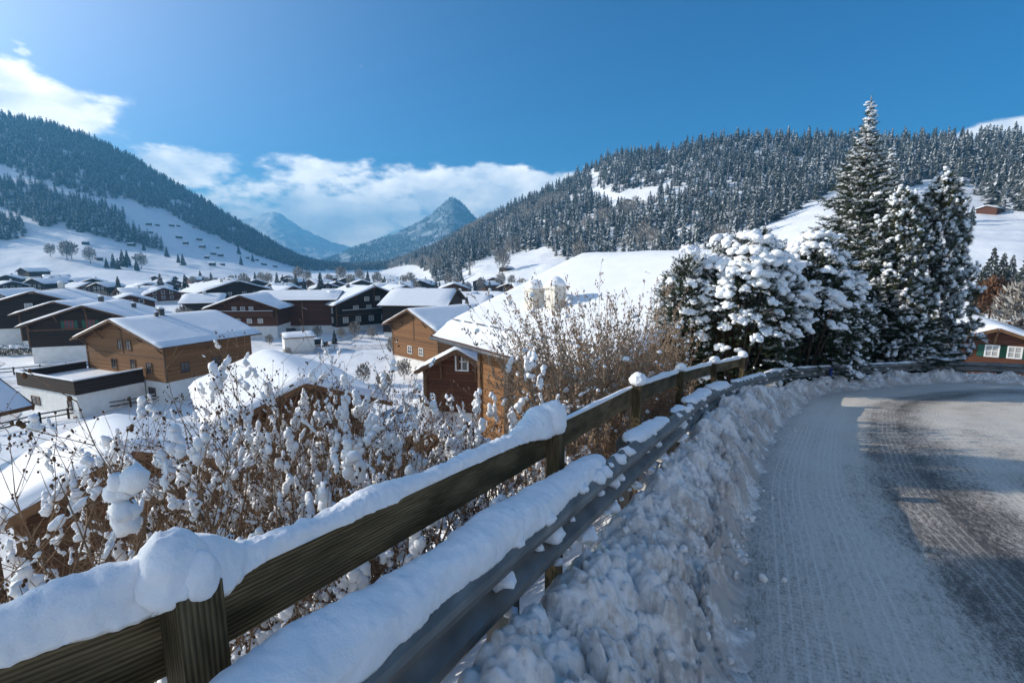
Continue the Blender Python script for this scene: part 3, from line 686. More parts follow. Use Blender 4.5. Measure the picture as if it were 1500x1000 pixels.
def puff_far(seed, n, twig=.10):
    """bare frosted crown: many slivers spread through an egg-shaped volume, on a short trunk"""
    r = np.random.default_rng(seed); V = []; Fq = []; A = []
    for i in range(n):
        d = r.normal(size=3); d /= np.linalg.norm(d); q = d * (r.random() ** .4) * np.array([.30, .30, .40]) + np.array([0, 0, .58])
        o = (q - np.array([0, 0, .2])); o /= np.linalg.norm(o); o += r.normal(size=3) * .4; sidev = np.cross(o, r.normal(size=3)); sidev /= np.linalg.norm(sidev) + 1e-6
        c = len(V); L = twig * (.6 + r.random())
        V += [q - sidev * L * .16, q + o * L * .5 - sidev * .02, q + o * L, q + sidev * L * .16]; Fq.append((c, c + 1, c + 2, c + 3)); A.append(r.random() * .8)
    c = len(V); V += [(-.02, 0, 0), (.02, 0, 0), (.006, 0, .6), (-.006, 0, .6)]; Fq.append((c, c + 1, c + 2, c + 3)); A.append(.1)
    c = len(V); V += [(0, -.02, 0), (0, .02, 0), (0, .006, .6), (0, -.006, .6)]; Fq.append((c, c + 1, c + 2, c + 3)); A.append(.1)
    return np.array(V), np.array(Fq), np.array(A)

def scatter_on(P, v, n, test, vmax=.84):
    """random points over the patch, weighted by its area, kept where test(px, py) allows"""
    A_ = np.linalg.norm(np.cross(P[1:, :-1] - P[:-1, :-1], P[:-1, 1:] - P[:-1, :-1]), axis=-1)
    A_ = A_ * (v[:-1] < vmax)[None]
    C = (P[1:, 1:] + P[:-1, :-1]) / 2; pq = project(C); ok = test(pq[..., 0], pq[..., 1]); A_ = A_ * ok
    cdf = np.cumsum(A_.ravel()); idx = np.searchsorted(cdf, rng.random(n) * cdf[-1]); i, j = np.unravel_index(idx, A_.shape)
    a, b = rng.random(n)[:, None], rng.random(n)[:, None]
    return P[i, j] * (1 - a) * (1 - b) + P[i + 1, j] * a * (1 - b) + P[i, j + 1] * (1 - a) * b + P[i + 1, j + 1] * a * b

def in_any(px, py, polys):
    r = np.zeros(px.shape, bool)
    for p in polys: r |= in_poly(px, py, p)
    return r
R_FOREST = [(300, 398), (560, 396), (598, 388), (628, 398), (636, 412), (684, 412), (694, 384), (722, 374), (733, 388), (748, 374), (790, 364), (850, 388), (960, 402), (1060, 368), (1085, 356), (1130, 330), (1200, 290), (1240, 276), (1340, 281), (1440, 287), (1452, 306), (1500, 318), (1600, 330), (2400, 330), (2400, -300), (300, -300)]
R_CLEAR = [[(856, 254), (868, 262), (866, 292), (900, 305), (936, 300), (984, 276), (982, 267), (935, 280), (896, 283), (874, 272), (882, 253)],
           [(976, 226), (988, 222), (990, 214), (980, 212)], [(1340, 272), (1400, 276), (1440, 280), (1430, 284), (1350, 282)]]
L_FOREST = [[(-900, 200), (-900, 240), (0, 242), (30, 256), (60, 265), (100, 277), (150, 290), (200, 294), (215, 304), (240, 305), (262, 322), (300, 340), (340, 357), (375, 374), (430, 391), (470, 394), (520, 398), (520, -300), (-900, -300)],
            [(-900, 262), (0, 266), (50, 272), (100, 287), (150, 302), (184, 318), (181, 332), (232, 356), (242, 368), (190, 357), (150, 347), (100, 337), (98, 328), (60, 333), (40, 320), (0, 303), (-900, 300)],
            [(-300, 318), (0, 318), (30, 325), (40, 340), (36, 351), (0, 352), (-300, 352)]]
L_CLEAR = [[(244, 293), (262, 294), (290, 303), (280, 306), (252, 302)], [(176, 214), (200, 222), (205, 236), (185, 230)], [(330, 334), (345, 335), (350, 342), (335, 341)]]
def test_r(px, py):
    return in_poly(px, py, R_FOREST) & ~in_any(px, py, R_CLEAR)
def test_l(px, py):
    return in_any(px, py, L_FOREST) & ~in_any(px, py, L_CLEAR)
def forest(name, pts, hts, mat_, temps, wscale=1.0, label_kind='stuff'):
    cl = Cloud(); n = len(pts); g = rng.integers(0, len(temps), n); rz_ = rng.random(n) * 6.28
    for k, (Vt, Ft, At) in enumerate(temps):
        m = g == k; c = m.sum()
        if not c: continue
        sc = np.stack([hts[m] * wscale * (.85 + .4 * rng.random(c)), hts[m] * wscale * (.85 + .4 * rng.random(c)), hts[m]], 1)
        p = pts[m].copy(); p[:, 2] -= .5
        per = np.clip(.4 + .7 * rng.random(c), 0, 1)[:, None] * 1.3
        cl.inst(Vt, Ft, affine(p, sc, rz_[m]), np.clip(At[None] * per, 0, 1))
    o = cl.build(name, mat_); o['kind'] = label_kind; return o
T_R = [spruce_far(i, 9, 7, .045, .6, .23) for i in range(5)]
pts = scatter_on(PR, vR, 19000, test_r); d = np.linalg.norm(pts, axis=1); low = fbm(pts / 60., 3, 77)
bare = (low > .16) & (project(pts)[:, 0] < 960) & (project(pts)[:, 1] > 290)
h = (6.5 + 13 * rng.random(len(pts)) ** 1.6) * (1 - .25 * (rng.random(len(pts)) < .3))
forest('hillside_forest', pts[~bare], h[~bare], M['forest'], T_R)
forest('bare_woodland', pts[bare], h[bare] * .75, M['frost'], [puff_far(i, 130) for i in range(4)], 1.1)
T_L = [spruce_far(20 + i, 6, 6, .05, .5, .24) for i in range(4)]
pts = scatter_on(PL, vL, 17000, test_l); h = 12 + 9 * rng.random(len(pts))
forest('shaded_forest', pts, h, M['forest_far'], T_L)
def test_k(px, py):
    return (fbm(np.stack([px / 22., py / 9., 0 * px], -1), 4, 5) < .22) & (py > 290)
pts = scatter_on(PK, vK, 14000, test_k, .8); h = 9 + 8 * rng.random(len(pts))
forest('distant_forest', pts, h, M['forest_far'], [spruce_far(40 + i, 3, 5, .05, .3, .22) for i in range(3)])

def on_patch(P, v, px, py, vmax=.80):
    q = project(P); e = (q[..., 0] - px) ** 2 + (q[..., 1] - py) ** 2 + np.where(v < vmax, 0, 1e9)[None]
    i = np.unravel_index(np.argmin(e), e.shape); return P[i]
# air: one pale closed box round everything, sky outside it
hz = MB(); HTOP = max(P_[..., 2].max() for P_ in (PR, PL, PK, PF)) + 40; print('haze top', HTOP, [P_[..., 2].max() for P_ in (PR, PL, PK, PF)]); hz.box(-5000, 5000, -800, 6600, -60, HTOP); haze = hz.build('haze', None) if False else None
me = bpy.data.meshes.new('haze'); me.from_pydata(hz.v, [], hz.f); hm = bpy.data.materials.new('thin_haze'); hm.use_nodes = True
nt_ = hm.node_tree; nt_.nodes.remove(nt_.nodes['Principled BSDF']); pv = nt_.nodes.new('ShaderNodeVolumePrincipled'); pv.inputs['Color'].default_value = (.16, .56, 1, 1); pv.inputs['Density'].default_value = .00029; pv.inputs['Anisotropy'].default_value = .1
nt_.links.new(pv.outputs[0], nt_.nodes['Material Output'].inputs['Volume']); me.materials.append(hm)
haze = bpy.data.objects.new('haze', me); COL.objects.link(haze); haze['kind'] = 'stuff'
# ---------------------------------------------------------------- chalets
def roof_snow(name, W, L0, L1, rise, th, parent, seed, mat_=None, nx=28, ny=16):
    """one sheet of snow over both slopes, rounded at eaves and verges, with an underside"""
    x = np.linspace(-1, 1, nx); x = np.sign(x) * np.abs(x) ** .85; y = np.linspace(0, 1, ny); y = .5 - .5 * np.cos(np.pi * y)
    Xg, Yg = np.meshgrid(x, y, indexing='ij')
    zr = -np.sqrt(Xg ** 2 + .003) * rise
    e = np.minimum(np.minimum(1 - np.abs(Xg), .999) * W, np.minimum(Yg, 1 - Yg) * (L1 - L0))
    t = th * np.clip(e / (th * .9), 0, 1) ** .45
    P3 = np.stack([Xg * W, L0 + Yg * (L1 - L0), 0 * Xg], -1)
    n = fbm(P3 * .45, 3, seed) * th * .22 + fbm(P3 * 1.6, 3, seed + 1) * th * .08
    top = zr + t * (.92 + 0 * n) + n * np.clip(e / .4, 0, 1) + .012
    wob = fbm(np.stack([Xg * W * 0 + Yg * (L1 - L0), Xg * W, 0 * Xg], -1) * 1.5, 2, seed + 3) * .07
    V1 = np.stack([Xg * W + np.where(np.abs(Xg) > .98, np.sign(Xg) * (.04 + wob), 0), L0 + Yg * (L1 - L0) + np.where(Yg < .01, -.03 - wob, np.where(Yg > .99, .03 + wob, 0)), top], -1)
    V2 = np.stack([Xg * W, L0 + Yg * (L1 - L0), -np.abs(Xg) * rise + .006], -1)
    F1 = grid_faces(nx, ny); N = nx * ny
    ring = [(i, 0) for i in range(nx)] + [(nx - 1, j) for j in range(1, ny)] + [(i, ny - 1) for i in range(nx - 2, -1, -1)] + [(0, j) for j in range(ny - 2, 0, -1)]
    ids = np.array([i * ny + j for i, j in ring]); nx_ = np.roll(ids, -1)
    side = np.stack([ids, nx_, nx_ + N, ids + N], 1)
    return mesh_np(name, np.vstack([V1.reshape(-1, 3), V2.reshape(-1, 3)]), [np.vstack([F1[:, ::-1], F1 + N, side])[:, ::-1]], mat_ or M['snow_roof'], parent, smooth=True)

def window(parent, c, n, w, h, frame='white_paint', pane='glass', shutter=None, bars=1):
    """c: centre on the wall face; n: outward unit normal (x, y)"""
    nx, ny = n; tx, ty = -ny, nx
    cx, cy_, cz = c
    def bx(mb, a0, a1, z0, z1, d0, d1):
        vs = []
        for z in (z0, z1):
            for a, d in ((a0, d0), (a1, d0), (a1, d1), (a0, d1)): vs.append((cx + tx * a + nx * d, cy_ + ty * a + ny * d, cz + z))
        mb.add(vs, [(0, 3, 2, 1), (4, 5, 6, 7), (0, 1, 5, 4), (1, 2, 6, 5), (2, 3, 7, 6), (3, 0, 4, 7)])
    f = MB(); t = min(.09, w * .12)
    bx(f, -w / 2, -w / 2 + t, -h / 2, h / 2, -.02, .07); bx(f, w / 2 - t, w / 2, -h / 2, h / 2, -.02, .07)
    bx(f, -w / 2 + t, w / 2 - t, h / 2 - t, h / 2, -.02, .068); bx(f, -w / 2 + t, w / 2 - t, -h / 2, -h / 2 + t, -.02, .085)
    for b in range(bars): 
        xb = -w / 2 + w * (b + 1) / (bars + 1); bx(f, xb - t * .3, xb + t * .3, -h / 2 + t, h / 2 - t, -.01, .055)
    if bars: bx(f, -w / 2 + t, w / 2 - t, -t * .3, t * .3, -.01, .05)
    fo = f.build('window', M[frame], parent)
    p = MB(); bx(p, -w / 2 + t * .8, w / 2 - t * .8, -h / 2 + t * .8, h / 2 - t * .8, -.015, .03); p.build('pane', M[pane], fo)
    if shutter:
        for s_ in (-1, 1):
            q = MB(); a = s_ * (w / 2 + .03 + w * .22); bx(q, a - w * .22, a + w * .22, -h / 2, h / 2, .004, .05); q.build('shutter', M[shutter], fo)
    return fo

def chalet(name, A, yaw, W, rise, L, label, wallm='honey', zb=None, over=1.1, hb=1.6, th=.34, rows=None, side_rows=None, left_rows=None, balcony=None, chim=(), group=None, frame='white_paint', pane='glass', shutter=None, cat='chalet', basem='plaster', lod=2, braces=True, bwin=()):
    """A: apex of the front gable (roof top); yaw: direction of the ridge, clockwise from +Y"""
    x, y, z = A
    if zb is None:
        c = math.sin(yaw); d = math.cos(yaw); zb = min(tz(x + c * 2, y + d * 2), tz(x + c * L * .7, y + d * L * .7)) 
    root = empty(name, (x, y, zb), -yaw, label, cat, group)
    H = z - zb; k = rise / W; ww = W - over; y0 = over * .9; y1 = L - over * .7
    zt = H - .22; ze = zt - ww * k                                   # wall top under ridge, at eave
    hb = min(hb, ze - 1.0)
    b = MB(); b.box(-ww + .12, ww - .12, y0 + .12, y1 - .12, -1.5, hb); b.build('basement', M[basem], root)
    wl = MB(); wl.prism([(-ww, hb), (ww, hb), (ww, ze), (0, zt), (-ww, ze)], y0, y1); wl.build('wall', M[wallm], root)
    rf = MB(); tk = .16
    for s_ in (-1, 1):
        rf.prism([(0, H - tk), (s_ * W, H - rise - tk), (s_ * W, H - rise), (0, H)][::s_], 0, L)
    ro = rf.build('roof', M['roofwood'], root)
    sn = roof_snow('snow_cover', W - .02, .02, L - .02, rise, th, ro, int(abs(x * 7 + y * 3)) % 97, nx=30 if lod > 1 else 14, ny=18 if lod > 1 else 8); sn.location = (0, 0, H)
    if lod > 0:
        fb = MB()
        for s_ in (-1, 1):                                           # verge boards
            fb.obox((0 + s_ * .02, -.035, H - .10), (s_ * (W + .0), -.035, H - rise - .10), .05, .24)
        fb.build('verge_board', M['beam'], root)
        for fx in (-.96, -.5, 0, .5, .96):
            if lod < 2 : break
            zz = H - tk - abs(fx) * ww * k - .10; bm_ = MB()
            bm_.box(fx * ww - .09, fx * ww + .09, .08, y0 + .0, zz - .12, zz + .04)
            if braces: bm_.obox((fx * ww, y0 - .02, zz - 1.0), (fx * ww, .25, zz - .1), .12, .12, up=(1, 0, 0))
            bm_.build('roof_beam', M['beam'], root)
        for sx in (-1, 1): MB().box(sx * ww - .10, sx * ww + .10, y0 - .05, y0 + .13, hb - .02, ze - .03).build('corner_post', M['beam'], root)
        if lod > 1:
            if ze > hb + 2.6: MB().box(-ww + .1, ww - .1, y0 - .045, y0 + .06, hb + 2.55, hb + 2.72).build('wall_beam', M['beam'], root)
            if zt > hb + 3.4: MB().box(-.10, .10, y0 - .04, y0 + .05, hb + 2.72, zt - .4).build('king_post', M['beam'], root)
    for (fx, zc, w_, h_) in rows or (): window(root, (fx * ww, y0, zc + hb), (0, -1), w_, h_, frame, pane, shutter, 1 if lod else 0)
    for (fy, zc, w_, h_) in side_rows or (): window(root, (ww, y0 + fy * (y1 - y0), zc + hb), (1, 0), w_, h_, frame, pane, shutter, 1 if lod else 0)
    for (fy, zc, w_, h_) in left_rows or (): window(root, (-ww, y0 + fy * (y1 - y0), zc + hb), (-1, 0), w_, h_, frame, pane, shutter, 1 if lod else 0)
    for (face, f_, zc, w_, h_) in bwin:
        if face == 'f': window(root, (f_ * ww, y0 + .12, zc), (0, -1), w_, h_, 'beam', 'glass', None, 1)
        else: window(root, (ww - .12, y0 + f_ * (y1 - y0), zc), (1, 0), w_, h_, 'beam', 'glass', None, 1)
    if balcony:
        (f0, f1, zf) = balcony; zf += hb
        q = MB(); q.box(f0 * ww, f1 * ww, y0 - 1.0, y0 + .02, zf - .14, zf); bo = q.build('balcony', M['beam'], root)
        q = MB(); q.box(f0 * ww, f1 * ww, y0 - 1.05, y0 - .98, zf + .05, zf + .95); q.box(f0 * ww - .03, f1 * ww + .03, y0 - 1.09, y0 - .94, zf + .95, zf + 1.03); q.build('railing', M[wallm], bo)
        q = MB(); q.box(f0 * ww, f1 * ww, y0 - 1.08, y0 - .95, zf + 1.03, zf + 1.11); q.build('snow', M['snow_roof'], bo)
    for (cx, fy, cw, ch) in chim:
        zc = H - abs(cx) * rise; q = MB(); q.box(cx * W - cw / 2, cx * W + cw / 2, fy * L - cw / 2, fy * L + cw / 2, zc - .6, zc + ch); q.box(cx * W - cw * .62, cx * W + cw * .62, fy * L - cw * .62, fy * L + cw * .62, zc + ch, zc + ch + .08)
        co = q.build('chimney', M['metal_dark'] if cw < .75 else M['plaster_cream'], ro)
        Vl, Fl = lump(int(cx * 10 + fy * 33) % 50, 2, .15, 1, .3); mesh_np('snow_cap', Vl * np.array([cw * .62, cw * .62, cw * .45]) + np.array([cx * W, fy * L, zc + ch + .1]), [Fl], M['snow_roof'], co, True)
    return root

def rowset(fxs, zs, w_, h_): return [(f, z, w_, h_) for z in zs for f in fxs]

# --- left foreground of the village
H1 = chalet('timber_chalet', (-43.96, 52.41, -4.19), R(23.1), 8.16, 2.62, 12.3, 'honey brown timber chalet with a shaded blue snow roof and a white terrace block', 'honey', hb=2.7, th=.3,
            rows=[(-.28, 1.4, 1.0, 1.25), (.22, 1.2, .9, 2.0), (.62, 1.4, 1.0, 1.25), (-.05, 3.7, 1.0, 1.1), (.16, 3.7, 1.0, 1.1)], side_rows=[(.2, 1.3, 1.0, 1.2), (.55, 1.3, 1.1, 1.3)], chim=[(.05, .42, .55, .8), (.10, .36, .3, .6)],
            bwin=[('s', .35, 1.3, 1.6, 1.2), ('s', .75, 1.5, .7, .8), ('f', .6, 1.4, 1.2, 1.0)], frame='beam')
ww = 8.16 - 1.1
q = MB(); q.box(-7.4, 3.2, -5.2, .98, -2, 3.0); tb = q.build('terrace_block', M['plaster'], H1)
q = MB(); q.box(-7.3, 3.1, -5.1, .97, 3.0, 3.16); q.build('terrace_snow', M['snow_roof'], tb)
q = MB(); q.box(-7.55, 3.35, -5.36, -5.22, 2.5, 3.95); q.box(-7.55, -7.42, -5.22, .9, 2.5, 3.95); q.box(3.22, 3.35, -5.22, .9, 2.5, 3.95); q.build('terrace_railing', M['dark'], tb)
q = MB(); q.box(-7.62, 3.42, -5.44, -5.14, 3.95, 4.08); q.box(-7.62, -7.34, -5.14, .92, 3.95, 4.08); q.box(3.14, 3.42, -5.14, .92, 3.95, 4.08); q.build('railing_snow', M['snow_roof'], tb, bevel=.04)
window(tb, (-4.6, -5.2, 1.1), (0, -1), 1.7, .9, 'beam', 'glass', None, 1); window(tb, (1.8, -5.2, 1.3), (0, -1), .8, 1.0, 'beam', 'glass', None, 0)
chalet('dark_chalet', (-67.38, 75.57, -4.58), R(-20), 8.6, 3.1, 15, 'dark brown chalet with green shutters beside red curtains and a white base', 'dark', hb=2.4, th=.32,
       rows=[(-.30, 3.4, 1.1, 1.2), (.06, 3.4, 1.1, 1.2)], frame='red_paint', shutter='green_paint', chim=[(-.02, .5, .6, .9), (.45, .6, .55, .9)], bwin=[('f', .35, 1.2, 1.4, 1.0), ('f', .75, 1.2, 2.2, 1.1)])
chalet('dark_chalet', (-84.54, 89.0, -5.0), R(-20), 6.7, 2.3, 12, 'lower dark chalet squeezed between two bigger dark chalets with only its roof edge showing', 'dark', lod=1, hb=1.5)
chalet('dark_chalet', (-91.1, 91.8, -3.26), R(-24), 9.2, 3.1, 17, 'large near black chalet with two pale gable windows and a cream base', 'dark', hb=3.3, th=.35, rows=[(-.12, 4.0, 1.2, 1.4), (.2, 4.0, 1.2, 1.4)], pane='curtain_glass', chim=[(.03, .75, .9, 1.2)], lod=1)
chalet('timber_chalet', (-26.1, 20.55, .1), R(199), 8.2, 3.7, 10, 'brown chalet cut by the picture edge with only its right eave in view', 'honey_dark', hb=2.2, over=1.3, th=.42)
chalet('gabled_chalet', (-55.38, 98.37, -4.43), R(-5.3), 7.73, 2.84, 15, 'red brown gabled chalet with rows of white windows above a white ground floor', 'redwood', hb=2.6, rows=rowset((-.5, -.17, .17, .5), (1.1,), 1.0, 1.0) + rowset((-.25, .0, .25), (3.6,), .9, .9), balcony=(-.95, .95, 2.2), pane='curtain_glass', th=.35, bwin=[('f', -.2, 1.3, 1.2, 1.0)])
chalet('gabled_chalet', (-58.5, 112, -4.2), R(85), 6, 1.8, 19, 'long chalet with a blue shaded roof right behind the red brown gable', 'redwood', lod=1, hb=1.6)
chalet('hotel_chalet', (-31.56, 112.4, -3.22), R(-44), 10.3, 3.92, 14, 'big dark brown chalet with three storeys of white framed windows and a sunlit roof', 'dark', hb=1.4, th=.4, rows=rowset((-.78, -.45, -.1, .25, .6), (1.5,), 1.25, 1.3) + rowset((-.5, -.15, .2, .55), (4.0,), 1.3, 1.2) + rowset((-.2, .1), (6.0,), 1.2, 1.0),
       pane='curtain_glass', left_rows=[(f, z, 1.2, 1.3) for f in (.2, .5, .8) for z in (1.5, 3.6)], chim=[(-.2, .7, .7, .9)], balcony=(-.9, .9, 2.75), bwin=[])
# dormer on the big chalet roof is a low box on its sunlit slope
hz_ = bpy.data.objects['hotel_chalet']; q = MB(); zz = (-3.22 - hz_.location.z) - .62 * 3.92; q.box(-8.0, -5.6, 6.5, 11.5, zz, zz + 1.1); do = q.build('dormer', M['honey_dark'], hz_)
q = MB(); q.box(-8.3, -5.0, 6.2, 11.8, zz + 1.1, zz + 1.45); q.build('dormer_snow', M['snow_roof'], do, bevel=.1)
chalet('barn_chalet', (-14.2, 65.16, -4.22), R(43.3), 6.34, 2.53, 13, 'orange brown gabled chalet with a wide blue shaded roof behind the shrubs', 'honey', hb=2.2, rows=[(-.2, 1.2, 1.0, 1.1), (.3, 1.2, 1.0, 1.1)], th=.3)
chalet('long_barn', (-12.08, 108.4, -3.5), R(-84), 10, 3.1, 15, 'long building with a broad sunlit white roof behind the shaded blue roof', 'dark', hb=1.2, lod=1, th=.4)
chalet('wide_chalet', (-90.87, 161.0, -3.5), R(-49), 12.4, 3.67, 18, 'wide black gabled chalet at the village centre behind the red brown gable', 'dark', hb=1.6, lod=1, th=.5, rows=rowset((-.5, -.2, .2, .5), (1.6, 4.0), 1.2, 1.2), chim=[(-.25, .3, .9, 1.3)])
chalet('small_chalet', (-51.55, 109.35, -6.0), R(16), 5.73, 2.07, 11, 'small red brown chalet with a low gable beside the parked cars', 'redwood', hb=1.2, lod=1, rows=rowset((-.5, 0, .5), (1.2,), .9, 1.0))
chalet('small_chalet', (-56.6, 130.9, -5.4), R(-61), 8, 2.8, 12, 'brown chalet with a sunlit left roof slope behind the small low gable', 'dark', hb=1.2, lod=1, rows=rowset((-.5, 0, .5), (1.6,), 1, 1.1))
chalet('pale_shed', (-40.5, 84.0, -10.2), R(60), 2.6, .5, 5.2, 'low grey shed with a flat snow roof near the parking place', 'plaster', hb=.3, over=.25, lod=0, cat='shed', th=.25)
# snow roofs right below the shrubs
chalet('near_chalet', (-10.55, 24.06, -4.3), R(-36.4), 4.6, 1.75, 11, 'chalet just below the shrubs with a bright snow roof and brown gable', 'honey_dark', hb=1, th=.4, rows=[(-.3, 1.3, .9, 1.0), (.3, 1.3, .9, 1.0)])
chalet('near_chalet', (-11.3, 13.6, -3.75), R(-46), 3.6, 1.5, 4.5, 'nearest snow roof low behind the leftmost shrubs', 'honey_dark', hb=1, th=.4, rows=[(0, 1.2, .9, 1.0)])
chalet('near_chalet', (-4.6, 23.5, -6.6), R(-10), 3.8, 1.5, 6, 'low brown chalet glimpsed through the densest shrub twigs', 'honey_dark', hb=.8, th=.35, rows=[(-.3, 1.3, .9, 1.0), (.3, 1.3, .9, 1.0)])
# --- the big neighbour below the road
NB = chalet('neighbour_chalet', (3.7, 24.9, 2.15), R(144.8), 8.6, 3.35, 9.8, 'big chalet below the road with a bright snow roof and two cream chimneys', 'honey', zb=-8.2, hb=2.4, over=1.5, th=.42, side_rows=[(.75, 3.0, 1.0, 1.2)])
q = MB()
for i_, (cx, cy2, ch) in enumerate(((6.1, 3.7, .95), (5.9, 4.7, 1.0))):
    H_ = 2.15 + 8.2; zc = H_ - cx * 3.35 / 8.6
    q = MB(); q.box(cx - .27, cx + .27, cy2 - .27, cy2 + .27, zc - .6, zc + ch); co = q.build('chimney', M['plaster_cream'], NB)
    q = MB(); q.box(cx - .33, cx + .33, cy2 - .33, cy2 + .33, zc + ch, zc + ch + .1); q.build('chimney_cap', M['plaster_cream'], co)
    Vl, Fl = lump(60 + i_, 3, .18, 1.1, .25); mesh_np('snow_cap', Vl * np.array([.36, .36, .30]) + np.array([cx, cy2, zc + ch + .12]), [Fl], M['snow_roof'], co, True)
# snow guard rods along its eave, gutter, dark post, cross gable with window
for j in range(9): q = MB(); q.obox((8.0, .7 + j * .95, H_ - 8.0 * 3.35 / 8.6 + .47), (8.0, 1.25 + j * .95, H_ - 8.0 * 3.35 / 8.6 + .47), .03, .04); q.build('snow_guard', M['metal_dark'], NB)
q = MB(); q.tube([(8.68, 0, H_ - 3.45), (8.68, 9.5, H_ - 3.45)], .075, 8); q.build('gutter', M['metal_dark'], NB, True)
q = MB(); q.box(8.35, 8.6, 5.3, 5.55, 0, H_ - 3.5); q.build('porch_post', M['rail_dark'], NB)
ax = chalet('annex_chalet', at(668, 512, 26.5), R(12), 2.5, 1.35, 4.5, 'small gabled annex with a white window under the eave of the big chalet', 'redwood', zb=-7.5, hb=.8, over=.45, th=.28, rows=[(.1, 3.0, .8, 1.1)], cat='annex')
# --- right chalet beyond the bend
RC = chalet('log_chalet', (36.9, 36.3, -3.05), R(35), 4.6, 1.75, 11, 'red brown log chalet with dark green shutters beyond the bend of the guardrail', 'redwood', zb=-7.2, hb=.3, over=.9, th=.35, rows=[(-.72, 2.0, .8, .95), (-.02, 2.0, .85, .95), (.32, 2.0, .85, .95)], shutter='green_paint', pane='curtain_glass', chim=[(-.3, .25, .28, .5)])

# --- the village further off
far = [(30, 392, 330, 9, 20, 'dark'), (8, 402, 300, 8, -30, 'dark'), (60, 397, 310, 9, 40, 'dark'), (75, 405, 270, 8, -20, 'redwood'), (46, 408, 255, 9, 10, 'dark'), (18, 412, 240, 8, -60, 'dark'), (102, 407, 280, 7, 30, 'dark'), (135, 408, 280, 8, -35, 'dark'), (140, 414, 230, 7, 10, 'dark'),
       (170, 422, 185, 9, 35, 'dark'), (190, 432, 140, 8, -40, 'redwood'), (205, 420, 210, 8, 60, 'redwood'), (240, 424, 190, 9, -60, 'redwood'), (268, 432, 150, 8, 70, 'dark'), (-15, 424, 170, 9, 10, 'redwood'), (20, 434, 120, 8, 60, 'dark'),
       (310, 414, 260, 9, -50, 'dark'), (335, 408, 300, 8, 20, 'dark'), (375, 411, 290, 9, -40, 'dark'), (395, 416, 230, 8, 30, 'dark'), (420, 410, 330, 9, 10, 'dark'), (430, 419, 210, 9, -60, 'redwood'), (455, 413, 290, 9, 40, 'dark'), (480, 416, 240, 9, -30, 'dark'), (470, 424, 175, 8, 50, 'redwood'), (505, 411, 340, 9, 20, 'dark'),
       (530, 413, 300, 9, -20, 'dark'), (560, 414, 280, 9, 40, 'dark'), (590, 417, 240, 9, -50, 'dark'), (615, 414, 290, 9, 10, 'dark'), (625, 424, 190, 10, -75, 'redwood'), (700, 428, 150, 8, -80, 'dark'), (722, 432, 135, 8, -80, 'dark'), (742, 428, 150, 8, -70, 'dark'), (655, 416, 250, 8, 70, 'dark'), (560, 422, 190, 8, 65, 'redwood'), (350, 420, 200, 8, 75, 'redwood')]
pos_ = [at(px, py, d) for px, py, d, *_ in far] + [Vector(o.location) for o in bpy.data.objects if o.get('category') == 'chalet']
r_h = random.Random(5)
for _ in range(400):                                                 # the crowd of roofs across the valley floor
    if len(far) > 66: break
    d = r_h.uniform(135, 420); px = r_h.uniform(95, 770); p = at(px, 415, d)
    if all((p.xy - q.xy).length > 17 for q in pos_) and abs(p.x + 38) > 5: far.append((px, 415, d, r_h.uniform(6.5, 8.5), r_h.uniform(-80, 80), r_h.choice(['dark', 'redwood', 'honey_dark']))); pos_.append(p)
for i, (px, py, d, w_, yw, wm_) in enumerate(far):
    p = at(px, py, d); h_ = 7.2 + 1.5 * rng.random(); zb_ = tz(p.x, p.y); 
    if py < 395: zb_ = p.z - 7
    rows_ = rowset((-.45, 0, .45), (1.4, 3.4), 1.2, 1.2) if d < 260 else []
    chalet('village_chalet', (p.x, p.y, max(zb_ + 6.2, min(p.z, zb_ + 9.0))), R(yw), w_ * .85, w_ * .30, w_ * 1.5, 'small distant chalet with a snowy roof among the crowd of village roofs', wm_, zb=zb_ - .2, lod=0, hb=1.2, th=.5, rows=rows_, chim=[(.15, .5, .8, 1.0)] if i % 2 else (), group='distant village chalets')
# huts on the meadows of both slopes
huts = [(213, 329), (227, 330), (247, 331), (257, 331), (217, 341), (257, 348), (268, 357), (288, 352), (315, 363), (308, 373), (320, 375), (298, 378), (283, 333), (193, 378), (187, 359), (323, 388), (307, 388), (360, 378), (374, 381), (384, 388), (400, 391), (140, 342), (120, 358), (140, 380)]
proto = None
def hut(p, s, yaw, label, group, wm_='dark'):
    global proto
    r = chalet('mountain_hut', (p[0], p[1], p[2] + 4.2 * s), yaw, 4.4 * s, 1.5 * s, 9 * s, label, wm_, zb=p[2] - 1.5, hb=.6, lod=0, over=.5, th=.5, group=group, cat='hut')
    return r
for i, (px, py) in enumerate(huts):
    hut(on_patch(PL, vL, px, py), (.62 + .35 * rng.random()), R(rng.uniform(20, 80)), 'tiny dark hut scattered on the snowy meadow of the shaded left mountain', 'huts on the left mountain meadow')
hut(on_patch(PL, vL, 292, 362), 1.0, R(80), 'long reddish hut in the middle of the left mountain meadow', None, 'redwood')
hut(on_patch(PR, vR, 1443, 313), .85, R(60), 'brown wooden barn alone on the high snowfield right of the tall spruce', None, 'redwood')
hut(on_patch(PR, vR, 1110, 357), .8, R(80), 'low long barn on the snow slope above the domed snowy bush', None)
hut(on_patch(PR, vR, 920, 297), 1.0, R(30), 'lone dark hut in the forest clearing of the right hillside', None)
hut(on_patch(PR, vR, 735, 398), 1.0, R(40), 'small hut on the sunlit meadow at the foot of the right hillside', None)
